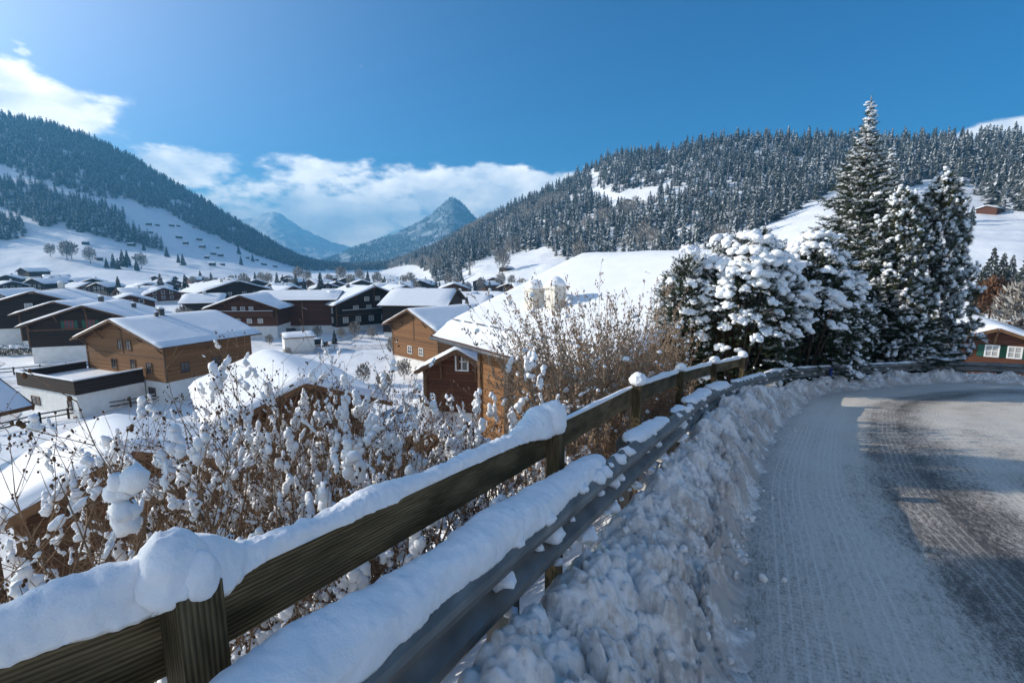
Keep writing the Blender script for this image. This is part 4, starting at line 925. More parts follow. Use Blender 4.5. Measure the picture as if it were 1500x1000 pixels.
# ---------------------------------------------------------------- wooden fence and guardrail
FZ = [at(265, 865, 1.05).z, at(805, 625, 3.1).z, at(928, 566, 5.1).z, at(993, 545, 7.3).z, at(1043, 533, 9.2).z, at(1085, 524, 11.0).z]
FP = [Vector((*FENCE[i], FZ[i])) for i in range(6)]
d0 = FP[0] - FP[1]; d1 = Vector((-1.2, -1.8, .36)); FP = [FP[0] + d1 * 2, FP[0] + d1] + FP      # two more posts behind the camera
def board(name, a, b, th, h, parent, mat_, uo=0., side=None):
    a = Vector(a); b = Vector(b); d = (b - a); L = d.length; d.normalize(); sd = d.cross(Vector((0, 0, 1))).normalized() if side is None else side; up = sd.cross(d)
    V = []; F_ = []; UV = []
    def face(ps, uvs):
        c = len(V); V.extend(ps); UV.extend(uvs); F_.append((c, c + 1, c + 2, c + 3))
    def pt(l, s_, u): return a + d * l + sd * s_ * th / 2 + up * u * h / 2
    n = max(1, int(L / .3))
    for i in range(n):
        l0, l1 = L * i / n, L * (i + 1) / n
        face([pt(l0, 1, -1), pt(l1, 1, -1), pt(l1, 1, 1), pt(l0, 1, 1)], [(l0 + uo, -h / 2), (l1 + uo, -h / 2), (l1 + uo, h / 2), (l0 + uo, h / 2)])
        face([pt(l1, -1, -1), pt(l0, -1, -1), pt(l0, -1, 1), pt(l1, -1, 1)], [(l1 + uo, 1 - h / 2), (l0 + uo, 1 - h / 2), (l0 + uo, 1 + h / 2), (l1 + uo, 1 + h / 2)])
        face([pt(l0, 1, 1), pt(l1, 1, 1), pt(l1, -1, 1), pt(l0, -1, 1)], [(l0 + uo, 2), (l1 + uo, 2), (l1 + uo, 2 + th), (l0 + uo, 2 + th)])
        face([pt(l0, -1, -1), pt(l1, -1, -1), pt(l1, 1, -1), pt(l0, 1, -1)], [(l0 + uo, 3), (l1 + uo, 3), (l1 + uo, 3 + th), (l0 + uo, 3 + th)])
    face([pt(0, -1, -1), pt(0, 1, -1), pt(0, 1, 1), pt(0, -1, 1)], [(0, 0), (th, 0), (th, h), (0, h)])
    face([pt(L, 1, -1), pt(L, -1, -1), pt(L, -1, 1), pt(L, 1, 1)], [(0, 0), (th, 0), (th, h), (0, h)])
    return mesh_np(name, np.array([tuple(v) for v in V]), [np.array(F_)], mat_, parent, vuv=np.array(UV))
fence = empty('wooden_fence', (FP[2].x, FP[2].y, FP[2].z - 1.0), 0, 'weathered wooden rail fence topped with snow along the road edge', 'fence')
fo_ = Vector(fence.location)
def L_(p): return Vector(p) - fo_
posts = []; rails = []
for i, p in enumerate(FP):
    t = (FP[min(i + 1, 7)] - FP[max(i - 1, 0)]).normalized(); r_ = Vector((t.y, -t.x, 0)).normalized()
    q = p + r_ * .046
    o = board('post', L_(q - Vector((0, 0, 1.45))), L_(q + Vector((0, 0, .035))), .092, .10, fence, M['fence'], i * 3.1, r_)
    posts.append(o)
    if i < 7: rails.append(board('rail', L_(p - Vector((0, 0, .10)) - r_ * .03 + t * .006), L_(FP[i + 1] - Vector((0, 0, .10)) - r_ * .03 - t * .006), .06, .20, fence, M['fence'], i * 5.3))

def snow_ridge(name, pts, hw, hh, parent, seed, drop=.0, nsec=26, amp=.017, fr=16., loc=fo_):
    """snow lying along a 3-D line; hw, hh arrays: half width and height at each point"""
    pts = np.asarray(pts, float); n = len(pts); tg = np.gradient(pts, axis=0); tg /= np.linalg.norm(tg, axis=1)[:, None]
    sd_ = np.stack([tg[:, 1], -tg[:, 0], 0 * tg[:, 0]], 1); sd_ /= np.linalg.norm(sd_, axis=1)[:, None]
    a = np.linspace(-.18, math.pi + .18, nsec)
    ca, sa = np.cos(a), np.sin(a); ca = np.sign(ca) * np.abs(ca) ** .72; sa = np.where(sa > 0, sa ** .8, sa)
    V = pts[:, None] + sd_[:, None] * (hw[:, None] * ca[None])[..., None]; V[..., 2] += hh[:, None] * sa[None]
    nrm = sd_[:, None] * ca[None, :, None] + np.array([0, 0, 1.]) * sa[None, :, None]
    k = fbm(V * fr, 4, seed) * amp * 1.0 + fbm(V * fr * .22, 3, seed + 4) * amp * 2.0 + fbm(V * 60, 3, seed + 9) * .006 + np.abs(fbm(V * 24, 3, seed + 7)) * .006
    lim = np.clip(hh / .06, 0, 1)
    V = V + nrm * (k * lim[:, None])[..., None]
    base = np.stack([pts - sd_ * hw[:, None] * .8, pts + sd_ * hw[:, None] * .8], 1); base[..., 2] -= .012
    N = n * nsec; Fq = grid_faces(n, nsec)
    i0 = np.arange(n - 1)
    under = np.stack([i0 * nsec, (i0 + 1) * nsec, N + (i0 + 1) * 2 + 1, N + i0 * 2 + 1], 1); under2 = np.stack([N + i0 * 2, N + (i0 + 1) * 2, (i0 + 1) * nsec + nsec - 1, i0 * nsec + nsec - 1], 1); mid = np.stack([N + i0 * 2 + 1, N + (i0 + 1) * 2 + 1, N + (i0 + 1) * 2, N + i0 * 2], 1)
    Vall = np.vstack([V.reshape(-1, 3), base.reshape(-1, 3)]) - np.array(loc)
    return mesh_np(name, Vall, [np.vstack([Fq, under, under2, mid])], M['snow'], parent, smooth=True)
def lerp_line(a, b, n):
    t = np.linspace(0, 1, n)[:, None]; return np.array(a)[None] * (1 - t) + np.array(b)[None] * t
# rail snow, bay by bay: (height, half width) along the bay
def bay_snow(i, hs, ws, seed, n=150, amp=.016):
    a, b = FP[i], FP[i + 1]; t_ = (b - a).normalized(); r_ = Vector((t_.y, -t_.x, 0)).normalized()
    a2 = a - r_ * .015 + Vector((0, 0, .0)); b2 = b - r_ * .015 + Vector((0, 0, .0))
    x = np.linspace(0, 1, n); h_ = np.interp(x, [p for p, _ in hs], [v for _, v in hs]); w_ = np.interp(x, [p for p, _ in ws], [v for _, v in ws])
    ker = np.ones(9) / 9; h_ = np.convolve(np.pad(h_, 4, mode='edge'), ker, 'valid'); w_ = np.convolve(np.pad(w_, 4, mode='edge'), ker, 'valid')
    return snow_ridge('snow_cap', lerp_line(a2, b2, n), w_, h_, rails[i], seed, amp=amp)
bay_snow(0, [(0, .06), (.5, .08), (1, .06)], [(0, .05), (1, .05)], 3)
bay_snow(1, [(0, .02), (.45, .014), (.70, .016), (.80, .035), (.92, .10), (1, .13)], [(0, .02), (.7, .022), (.85, .04), (1, .07)], 5, 260)
bay_snow(2, [(0, .145), (.03, .13), (.06, .065), (.10, .050), (.14, .045), (.5, .042), (.75, .055), (.86, .10), (.93, .16), (.985, .15), (1, .02)], [(0, .085), (.04, .075), (.07, .045), (.5, .04), (.8, .05), (.93, .085), (1, .05)], 8, 420)
bay_snow(3, [(0, .004), (.3, .004), (.45, .02), (.6, .012), (.8, .018), (1, .004)], [(0, .02), (.4, .025), (1, .02)], 11, amp=.006)
for i in (4, 5, 6): bay_snow(i, [(0, .05), (.3, .03), (.7, .045), (1, .05)], [(0, .04), (1, .04)], 20 + i)
def post_cap(i, sc, seed, off=(0, 0, 0), sub=4):
    t = (FP[min(i + 1, 7)] - FP[max(i - 1, 0)]).normalized(); r_ = Vector((t.y, -t.x, 0)).normalized(); q = FP[i] + r_ * .046 + Vector((0, 0, .035)) + Vector(off)
    V, Fc = lump(seed, sub, .20, 1.2, .55); V = V + (fbm(V * 4, 4, seed)[:, None]) * V * .12
    mesh_np('snow_cap', V * np.array(sc) + np.array(L_(q)), [Fc], M['snow'], posts[i], smooth=True)
post_cap(2, (.075, .08, .10), 64, (-.03, -.01, .025)); post_cap(3, (.10, .105, .15), 73, (-.03, -.04, .01)); post_cap(4, (.088, .09, .10), 74, (0, 0, .035))
for i, s_ in ((5, .085), (6, .10), (7, .11)): post_cap(i, (s_, s_, s_ * 1.0), 75 + i, (0, 0, .03), 3)
# draped lobe on the face of the nearest post
V, Fc = lump(83, 4, .16, 1.5); t = (FP[3] - FP[1]).normalized(); r_ = Vector((t.y, -t.x, 0)).normalized(); q = FP[2] + r_ * .07 + Vector((0, 0, .06)) + t * .012
mesh_np('snow_cap', V * np.array((.042, .045, .06)) + np.array(L_(q)), [Fc], M['snow'], posts[2], smooth=True)

# guardrail
def guard_z(x, y, s): return road_z(x, y) + np.interp(s - S0, [-6, 0, 2.3, 6, 12, 18, 26], [.90, .86, .84, .80, .72, .58, .6])
gs = np.arange(.5, GS[-1] - .3, .12); gp = np.stack([np.interp(gs, GS, GP[:, k]) for k in (0, 1)], 1); gz = guard_z(gp[:, 0], gp[:, 1], gs)
gt = np.gradient(gp, axis=0); gt /= np.linalg.norm(gt, axis=1)[:, None]; gn = np.stack([gt[:, 1], -gt[:, 0]], 1)
ig = np.argmin(np.abs(gs - S0 - 2.3)); g0 = Vector((gp[ig, 0], gp[ig, 1], gz[ig] - .8))
guard = empty('guardrail', g0, 0, 'galvanised steel guardrail half buried in snow along the outer road edge', 'guardrail')
prof = [(0, .155), (.012, .158), (.035, .135), (.075, .105), (.085, .085), (.078, .055), (.018, .02), (.012, 0), (.018, -.02), (.078, -.055), (.085, -.085), (.075, -.105), (.035, -.135), (.012, -.158), (0, -.155)]
prof = prof + [(x - .006, z) for x, z in prof[::-1]]
n_ = len(prof); V = []
for i in range(len(gs)):
    for x, z in prof: V.append((gp[i, 0] + gn[i, 0] * x, gp[i, 1] + gn[i, 1] * x, gz[i] - .155 + z))
Fq = grid_faces(len(gs), n_); i0 = np.arange(len(gs) - 1); Fq = np.vstack([Fq, np.stack([i0 * n_ + n_ - 1, i0 * n_, (i0 + 1) * n_, (i0 + 1) * n_ + n_ - 1], 1)])
beam_ = mesh_np('beam', np.array(V) - np.array(g0), [Fq], M['steel'], guard, smooth=False)
sgp = S0 + 1.15
for k in range(-4, 12):
    s_ = S0 + 1.15 + 2.0 * k
    if s_ < .8 or s_ > gs[-1] - .3: continue
    x, y = np.interp(s_, gs, gp[:, 0]), np.interp(s_, gs, gp[:, 1]); z = float(np.interp(s_, gs, gz)); tx, ty = np.interp(s_, gs, gt[:, 0]), np.interp(s_, gs, gt[:, 1])
    q = MB(); yaw_ = math.atan2(ty, tx)
    c, s2 = math.cos(yaw_), math.sin(yaw_)
    def TR(lx, ly, lz): return (x + c * lx - s2 * ly - g0.x, y + s2 * lx + c * ly - g0.y, z + lz - g0.z)
    for (x0, x1, y0, y1) in ((-.05, .05, .03, .042), (-.05, -.04, .042, .14), (-.05, .05, .14, .152)):   # C section behind the beam
        q.add([TR(*p) for p in ((x0, y0, -1.3), (x1, y0, -1.3), (x1, y1, -1.3), (x0, y1, -1.3), (x0, y0, -.02), (x1, y0, -.02), (x1, y1, -.02), (x0, y1, -.02))], [(0, 3, 2, 1), (4, 5, 6, 7), (0, 1, 5, 4), (1, 2, 6, 5), (2, 3, 7, 6), (3, 0, 4, 7)])
    q.build('post', M['steel_post'], guard)
    q = MB(); q.add([TR(*p) for p in ((-.03, -.012, -.20), (.03, -.012, -.20), (.03, .03, -.20), (-.03, .03, -.20), (-.03, -.012, -.11), (.03, -.012, -.11), (.03, .03, -.11), (-.03, .03, -.11))], [(0, 3, 2, 1), (4, 5, 6, 7), (0, 1, 5, 4), (1, 2, 6, 5), (2, 3, 7, 6), (3, 0, 4, 7)])
    q.build('bracket', M['steel_post'], guard)
def gpos(s_, off=0., dz=0.): 
    s_ = np.atleast_1d(s_); x, y = np.interp(s_, gs, gp[:, 0]), np.interp(s_, gs, gp[:, 1]); nx_, ny_ = np.interp(s_, gs, gn[:, 0]), np.interp(s_, gs, gn[:, 1])
    return np.stack([x + nx_ * off, y + ny_ * off, np.interp(s_, gs, gz) + dz], 1)
s_ = np.arange(.7, S0 + 2.42, .012); x_ = s_ - S0
hh = np.interp(x_, [-7, -1, 0, .8, 1.5, 2.0, 2.25, 2.36, 2.41], [.085, .10, .11, .10, .085, .09, .085, .065, .01]); hw_ = np.interp(x_, [-7, 0, 1, 2.0, 2.3, 2.41], [.105, .11, .105, .095, .075, .03])
snow_ridge('snow_cap', gpos(s_, -.045, -.02), hw_, hh, beam_, 51, loc=g0, nsec=36, amp=.014, fr=9)
for (a, b, h_, w_, sd2) in ((3.05, 4.35, .075, .09, 52), (4.8, 5.35, .05, .07, 56), (5.7, 7.2, .09, .11, 53), (7.6, 8.6, .10, .13, 57), (9.3, 12.0, .05, .07, 54), (12.4, 17.6, .055, .075, 55), (18.2, 21.5, .05, .07, 58)):
    s_ = np.arange(S0 + a, S0 + b, .03); e = np.minimum(s_ - s_[0], s_[-1] - s_); k = np.clip(e / .12, .02, 1) ** .5
    m_ = .65 + .5 * fbm(np.stack([s_ * 3, 0 * s_, 0 * s_ + sd2], 1), 3, sd2)
    snow_ridge('snow_cap', gpos(s_, -.04, -.012), w_ * k * (.7 + .3 * m_), h_ * k * np.clip(m_, .15, 2), beam_, sd2, loc=g0, nsec=16, amp=.012)
cl = Cloud(); T_ = [lump(90 + i, 2, .85, 1.9) for i in range(6)]
n = 150; sx = S0 + np.concatenate([rng.uniform(.9, 2.6, 40), rng.uniform(2.5, 9.5, 60), rng.uniform(9, 20, 50)]); oz = np.where(rng.random(n) < .5, -.155, -.30) + rng.normal(size=n) * .012; sz = .012 + .03 * rng.random(n) ** 2.0
oz = np.where(rng.random(n) < .25, -.02, oz)
P_ = gpos(sx, 0); nn = np.stack([np.interp(sx, gs, gn[:, k]) for k in (0, 1)], 1); P_[:, :2] += nn * np.where(oz > -.2, .035, .06)[:, None]; P_[:, 2] += oz
for k in range(6):
    m = np.arange(n) % 6 == k; cl.inst(*T_[k], affine(P_[m] - np.array(g0), np.stack([sz[m] * 1.5, sz[m] * 1.5, sz[m]], 1), rng.random(m.sum()) * 6))
o = cl.build('snow_clump', M['snow'], beam_, True); o['kind'] = 'stuff'
sr_ = 16.55
p = gpos(S0 + sr_, .10, -.16)[0]; q = MB(); q.box(-.03, .03, -.03, .03, -.13, .13); o = q.build('reflector', M['plastic_blue'], guard, loc=Vector(p) - g0); o.rotation_euler = (0, 0, .3)
p = gpos(S0 + sr_ + .0, .10, -.16)[0]
mk = empty('road_marker', (at(1496, 560, 14.6).x, at(1496, 560, 14.6).y, at(1496, 575, 14.6).z - .4), 0, 'short red and white marker post at the far end of the guardrail', 'marker post')
MB().tube([(0, 0, 0), (0, 0, .35)], .045, 8).build('post', M['white_paint'], mk, True); MB().tube([(0, 0, .35), (0, 0, .62), (0, 0, .66)], [.047, .047, .02], 8).build('red_cap', M['plastic_red'], mk, True)
# ---------------------------------------------------------------- shrubs on the bank below the road
def cone_t(n=5, r1=.45):
    a = np.arange(n) * 2 * math.pi / n; c, s_ = np.cos(a), np.sin(a)
    V = np.vstack([np.stack([c, s_, 0 * a], 1), np.stack([c * r1, s_ * r1, 0 * a + 1], 1)]); i = np.arange(n); j = (i + 1) % n
    return V, np.stack([i, j, j + n, i + n], 1)
TWIG = cone_t(5); TWIG3 = cone_t(3, .4)
SN = [lump(200 + i, 2, .48, 1.35, .75) for i in range(10)]; SN3 = []
for i in range(8):
    V, Fc = lump(230 + i, 3, .46, 1.3, .8); V = V * (1 + .07 * fbm(V * 5, 3, i))[:, None]; SN3.append((V, Fc))
def cluster(seed, n, tall, sub=2):
    """several lumps grown into one irregular clot of snow"""
    r = np.random.default_rng(seed); Vs = []; Fs = []; c = 0; p = np.zeros(3); s_ = .62
    for i in range(n):
        V, Fc = lump(seed * 13 + i, sub, .62, 1.9); V = V * s_ * np.array([r.uniform(.8, 1.2), r.uniform(.8, 1.2), r.uniform(.7, 1.1)]) + p; Vs.append(V); Fs.append(Fc + c); c += len(V)
        if tall: p = p * np.array([.6, .6, 1]) + np.array([r.normal() * .28, r.normal() * .28, .36 * r.uniform(.6, 1.3)]); s_ = r.uniform(.30, .58)
        else:
            a = r.random() * 6.28; q = r.uniform(.4, 1.05); p = np.array([math.cos(a) * q, math.sin(a) * q, -.38 * q * q + r.normal() * .06]); s_ = r.uniform(.28, .58)
    V = np.vstack(Vs); V = V * (1 + .05 * fbm(V * 6, 2, seed))[:, None]
    return V, np.vstack(Fs)
SC = [cluster(400 + i, 4 + i % 4, True) for i in range(12)]; SP_ = [cluster(440 + i, 7 + i % 3, False) for i in range(10)]
def segs_cloud(cl, segs, tmpl):
    """segs: list of (p, q, r0)"""
    if not segs: return
    P = np.array([s_[0] for s_ in segs]); Q = np.array([s_[1] for s_ in segs]); r = np.array([s_[2] for s_ in segs]); d = Q - P; L = np.linalg.norm(d, axis=1)
    cl.inst(*tmpl, frames(P, d, np.stack([r, r, L * 1.03], 1)))

def snowy_shrub(x, y, seed, nst=9, H=2.0, spread=.5, snow=1.0, near=True, label=None, group='snow laden shrubs below the fence', keep=None):
    r = np.random.default_rng(seed); zb = tz(x, y) - .05
    root = empty('snowy_shrub', (x, y, zb), 0, label, 'shrub', group)
    segs = []; seeds = []; blobs = []
    def rot_toward(d, ang):
        a = r.normal(size=3); a -= a @ d * d; a /= np.linalg.norm(a); return d * math.cos(ang) + a * math.sin(ang)
    def branch(p, d, L, rad, depth):
        n = max(2, int(L / .13)); st = L / n; q = np.array(p, float)
        for i in range(n):
            if keep is not None and i and not keep(q[0] + x, q[1] + y): return
            d = d + r.normal(size=3) * .09 + np.array([0, 0, .05 if depth else .03]); d /= np.linalg.norm(d)
            q2 = q + d * st; rr_ = max(rad * (1 - .75 * i / n), .0021); segs.append((q, q2, rr_)); q = q2
            f = (i + 1) / n
            if depth < 2 and (f > (.28 if depth == 0 else .2)):
                for k in range(2):
                    if r.random() < (.55 if depth == 0 else .30):
                        branch(q, rot_toward(d, r.uniform(.45, .95)), L * r.uniform(.16, .36) * (1.15 - .5 * f) if depth == 0 else L * r.uniform(.25, .5), rr_ * .68, depth + 1)
                if r.random() < snow * (.30 if q2[2] < H * .5 else .10): blobs.append((q + np.array([0, 0, .012]), r.uniform(.024, .072) * (1.15 if depth == 0 else .75), d if r.random() < .6 else None))
            elif depth == 2 and r.random() < .05 * snow: blobs.append((q, r.uniform(.016, .030), d))
        seeds.append((q, d))
        if r.random() < snow * (.24 if q[2] < H * .5 else .11): blobs.append((q - d * .04 + np.array([0, 0, .02]), r.uniform(.022, .070) * (1.1 if depth < 2 else .6), d if r.random() < .4 else None))
    for k in range(nst):
        a = r.random() * 6.28; tl = r.random() ** .7 * spread; d = np.array([math.cos(a) * tl, math.sin(a) * tl, 1.]); d /= np.linalg.norm(d)
        branch(np.array([math.cos(a), math.sin(a), 0]) * r.random() * .22, d, H * r.uniform(.65, 1.08), r.uniform(.012, .021), 0)
    if keep is not None:                                             # keep clear of the fence boards and what stands on the road side
        def ok(p): return keep(p[0] + x, p[1] + y)
        blobs = [b for b in blobs if ok(b[0])]; seeds = [s_ for s_ in seeds if ok(s_[0])]
    cl = Cloud(); segs_cloud(cl, segs, TWIG); cl.build('branches', M['twig'], root, True)
    cl = Cloud(); P = []; S = []
    for q, d in seeds:
        for j in range(r.integers(1, 5)): P.append(q + r.normal(size=3) * .011 - d * .02 * r.random() + np.array([0, 0, .003])); S.append(r.uniform(.0035, .0085))
    P = np.array(P); S = np.array(S); Vt, Ft = lump(5, 1, .3, 2); cl.inst(Vt, Ft, affine(P, np.stack([S, S, S * 1.4], 1), r.random(len(P)) * 6)); o = cl.build('seed_heads', M['seed'], root, True); o['kind'] = 'stuff'
    cl = Cloud(); tm = SC; B = []
    EL = [(p - d_ * s_ * 1.6 + np.array([0, 0, s_ * .35]), d_, s_) for p, s_, d_ in blobs if d_ is not None]
    if EL:
        PE = np.array([e[0] for e in EL]); DE = np.array([e[1] for e in EL]); SE = np.array([e[2] for e in EL]) * .62; g = r.integers(0, len(SC), len(EL))
        for k in range(len(SC)):
            m = g == k; c = m.sum()
            if c: cl.inst(*SC[k], frames(PE[m], DE[m], np.stack([SE[m], SE[m], SE[m] * r.uniform(1.5, 2.6, c)], 1), r.random(c) * 6))
    for p, s_, d_ in blobs:
        if d_ is not None: continue
        s_ *= 1.0
        m = 1 + (r.random() < .25)
        for j in range(m): B.append((p + np.array([r.normal() * .35 * s_, r.normal() * .35 * s_, (j * .95 + .15) * s_]), s_ * (1.2 - .17 * j) * r.uniform(.8, 1.15)))
    if B or EL:
        B = B or [(EL[0][0], EL[0][2])]
        P = np.array([b[0] for b in B]); S = np.array([b[1] for b in B]); g = r.integers(0, len(tm), len(B))
        for k in range(len(tm)):
            m = g == k; c = m.sum(); cl.inst(*tm[k], affine(P[m], np.stack([S[m] * r.uniform(.75, 1.1, c), S[m] * r.uniform(.75, 1.1, c), S[m] * r.uniform(.9, 1.5, c)], 1), r.random(c) * 6, r.normal(size=c) * .3))
        o = cl.build('snow', M['snow'], root, True); o['kind'] = 'stuff'
    return root
def bank_point(s_, u):
    x, y = np.interp(s_, GS, GP[:, 0]), np.interp(s_, GS, GP[:, 1]); x2, y2 = np.interp(s_ + .1, GS, GP[:, 0]), np.interp(s_ + .1, GS, GP[:, 1]); t = np.array([x2 - x, y2 - y]); t /= np.linalg.norm(t)
    return x - t[1] * u, y + t[0] * u
FQ = np.array([[p.x, p.y] for p in FP]); FQ = FQ[np.argsort(FQ[:, 1])]
def valley_side(x, y): return x < np.interp(y, FQ[:, 1], FQ[:, 0]) - .09
LBL = ['shrub cut by the left picture edge, thick with snow', 'tall shrub in front of the right half of the timber chalet with the terrace block', 'low shrub pressed to the fence just right of the nearest post mound',
       'shrub behind the middle of the nearest snowy fence bay', 'tall shrub at the right shoulder of the bright roof just below', 'twiggy shrub in front of the small gabled annex', 'short shrub close behind the snow mound of the second post', 'shrub before the left slope of the nearest snow roof',
       'tall shrub before the orange brown chalet with the blue shaded roof', 'shrub behind the left third of the nearest fence bay', 'small shrub touching the back of the rail halfway between the first two posts', 'shrub before the parked cars right of the pale shed', 'outer shrub down the slope under the pale shed',
       'shrub right above the snow mound of the nearest post', 'shrub at the left end of the bare brown bushes', 'shrub screening the gable peak of the bright roofed chalet just below', 'shrub between that bright roof just below and the annex', 'shrub before the left eave of the bright roofed chalet just below',
       'shrub in front of the low white corner of the terrace block', 'shrub in front of the dark railing side of the terrace block', 'shrub below the cut off brown eave at the left']
specs = [(-.2, 1.7, 10, 1.75), (1.25, 2.5, 9, 2.15), (.7, 1.35, 9, 1.45), (1.75, 1.35, 11, 1.45), (2.3, 2.2, 10, 2.0), (3.3, 1.6, 11, 1.75), (2.75, 1.15, 8, 1.25), (.5, 2.7, 11, 2.1), (3.5, 2.6, 10, 2.45), (2.0, 3.2, 10, 2.2), (1.35, 1.0, 7, 1.05), (2.9, 3.0, 11, 2.3), (3.0, 4.2, 10, 2.5), (1.2, 3.9, 10, 2.4), (4.2, 1.7, 10, 1.9), (2.4, 3.6, 12, 2.6), (3.3, 3.5, 12, 2.6), (1.7, 2.6, 11, 2.1), (.35, 2.0, 6, 1.75), (.95, 1.95, 6, 1.85), (.0, 2.5, 6, 1.9)]
for i, (s_, u_, nst, H_s) in enumerate(specs):
    x, y = bank_point(S0 + s_, u_); snowy_shrub(x, y, 300 + i, nst + (4 if s_ > 1 else 1), H_s * (1.22 if u_ > 1.3 and s_ < 3 else 1.1), .62, 1.0, near=(math.hypot(x, y) < 3.6), label=LBL[i], keep=valley_side)

def brown_bush(x, y, seed, nst, H, spread, label, mat_='twig_tan', snow=.5, zb=None):
    r = np.random.default_rng(seed); zb = (tz(x, y) - .05) if zb is None else zb
    root = empty('bare_bush', (x, y, zb), 0, label, 'bush', 'bare brown bushes behind the fence')
    segs = []; tw = []; P = []; SB = []
    for k in range(nst):
        a = r.random() * 6.28; tl = r.random() ** .6 * spread; d = np.array([math.cos(a) * tl, math.sin(a) * tl, 1.]); d /= np.linalg.norm(d); L = H * r.uniform(.6, 1.05); n = 9; q = np.array([math.cos(a), math.sin(a), 0]) * r.random() * .35; rad = r.uniform(.005, .010)
        for i in range(n):
            d = d + r.normal(size=3) * .07 + np.array([math.cos(a), math.sin(a), 0]) * .015; d /= np.linalg.norm(d); q2 = q + d * L / n; segs.append((q, q2, rad * (1 - .85 * i / n))); 
            if i > 2:
                for j in range(6):
                    f = r.random(); p0 = q + (q2 - q) * f; o = d + r.normal(size=3) * .55; o /= np.linalg.norm(o); l_ = r.uniform(.05, .24) * (1.1 - i / n * .5); p1 = p0 + o * l_; tw.append((p0, p1, .0026))
                    for b in range(3): P.append(p0 + (p1 - p0) * r.uniform(.35, 1.05) + r.normal(size=3) * .006)
                    if r.random() < .05 * snow: SB.append((p1, r.uniform(.018, .045)))
            q = q2
    def kp(A): return signed_u(np.asarray(A)[:, :2] + np.array([x, y]), 6)[0] > .60
    m = kp([s_[1] for s_ in segs]); segs = [s_ for s_, k in zip(segs, m) if k]; m = kp([s_[1] for s_ in tw]); tw = [s_ for s_, k in zip(tw, m) if k]; P = np.array(P); P = P[kp(P)]
    if SB: m = kp([b[0] for b in SB]); SB = [b for b, k in zip(SB, m) if k]
    cl = Cloud(); segs_cloud(cl, segs, cone_t(4, .85)); segs_cloud(cl, tw, TWIG3); cl.build('branches', M[mat_], root, True)
    P = np.array(P); S = r.uniform(.005, .011, len(P)); cl = Cloud(); cl.inst(*ICO[1], affine(P, np.stack([S, S, S * 1.5], 1))); o = cl.build('buds', M['twig_tan'], root, True); o['kind'] = 'stuff'
    if SB:
        cl = Cloud(); P = np.array([b[0] for b in SB]); S = np.array([b[1] for b in SB]); g = r.integers(0, 10, len(SB))
        for k in range(10):
            m = g == k; cl.inst(*SN[k], affine(P[m], S[m], r.random(m.sum()) * 6))
        o = cl.build('snow', M['snow'], root, True); o['kind'] = 'stuff'
    return root
for i, (s_, u_, nst, H_b, sp_, lb) in enumerate([(6.3, 1.4, 200, 3.55, .62, 'tallest bare brown bush in front of the bright snow roof'), (5.1, 1.2, 100, 2.4, .45, 'lower bare bush leaning over the third fence bay'), (7.2, 1.6, 190, 3.6, .55, 'dense tan bush between the tallest brown bush and the domed snowy bush'), (8.4, 1.3, 130, 2.8, .5, 'tan bush right behind the far fence posts'), (7.9, 2.7, 90, 3.6, .4, 'outer bare bush standing lower on the slope before the chimneys chalet'), (9.6, 1.5, 55, 1.9, .4, 'last bare bush at the foot of the domed snowy bush')]):
    x, y = bank_point(S0 + s_, u_); brown_bush(x, y, 500 + i, nst, H_b, sp_, lb)
# tufts of dead stalks between fence and guardrail
for i, (s_, u_) in enumerate([(2.9, .18), (4.3, .2), (6.2, .22)]):
    x, y = bank_point(S0 + s_, u_); r = np.random.default_rng(900 + i); cl = Cloud(); sg = []
    for k in range(60):
        p = np.array([r.normal() * .09, r.normal() * .09, 0]); d = np.array([r.normal() * .5, r.normal() * .5, 1]); d /= np.linalg.norm(d); sg.append((p, p + d * r.uniform(.12, .4), .0028))
    segs_cloud(cl, sg, TWIG3); o = cl.build('dry_stalks', M['twig_tan'], None, False, loc=(x, y, tz(x, y) - .03)); tag(o, ['dry stalks beside the second fence post', 'dry stalks below the third fence post', 'dry stalks below the fourth fence post'][i], 'stalks', 'dry stalks along the fence')
# ---------------------------------------------------------------- conifers by the bend
def needle_spray(seed, n, L=1., wd=.34, droop=.0, ww=.05):
    """flat spray along +Z with side shoots"""
    r = np.random.default_rng(seed); V = []; T = []
    for i in range(n):
        f = (i + .5) / n; a = r.random() * 6.28; o = np.array([math.cos(a), math.sin(a) * .6, .75 + .4 * r.random()]); o /= np.linalg.norm(o); l_ = wd * (1.1 - .55 * f) * r.uniform(.6, 1.2)
        p = np.array([0, 0, f * L * .9]); sd_ = np.cross(o, r.normal(size=3)); sd_ /= np.linalg.norm(sd_); c = len(V); V += [p - sd_ * ww * .5, p + o * l_ * .6 - sd_ * ww * .4, p + o * l_, p + sd_ * ww * .5]; T.append((c, c + 1, c + 2, c + 3))
    return np.array(V), np.array(T)
def snow_pads(cl, P, S, r, flat=.5, tm=None):
    tm = tm or SN; g = r.integers(0, len(tm), len(P))
    for k in range(len(tm)):
        m = g == k; c = m.sum()
        if c: cl.inst(*tm[k], affine(P[m], np.stack([S[m] * r.uniform(.8, 1.3, c), S[m] * r.uniform(.8, 1.3, c), S[m] * flat * r.uniform(.8, 1.25, c)], 1), r.random(c) * 6, r.normal(size=c) * .22))
SPR = [needle_spray(i, 26) for i in range(6)]; TUFT = [needle_spray(30 + i, 34, .7, .75, 0, .05) for i in range(5)]

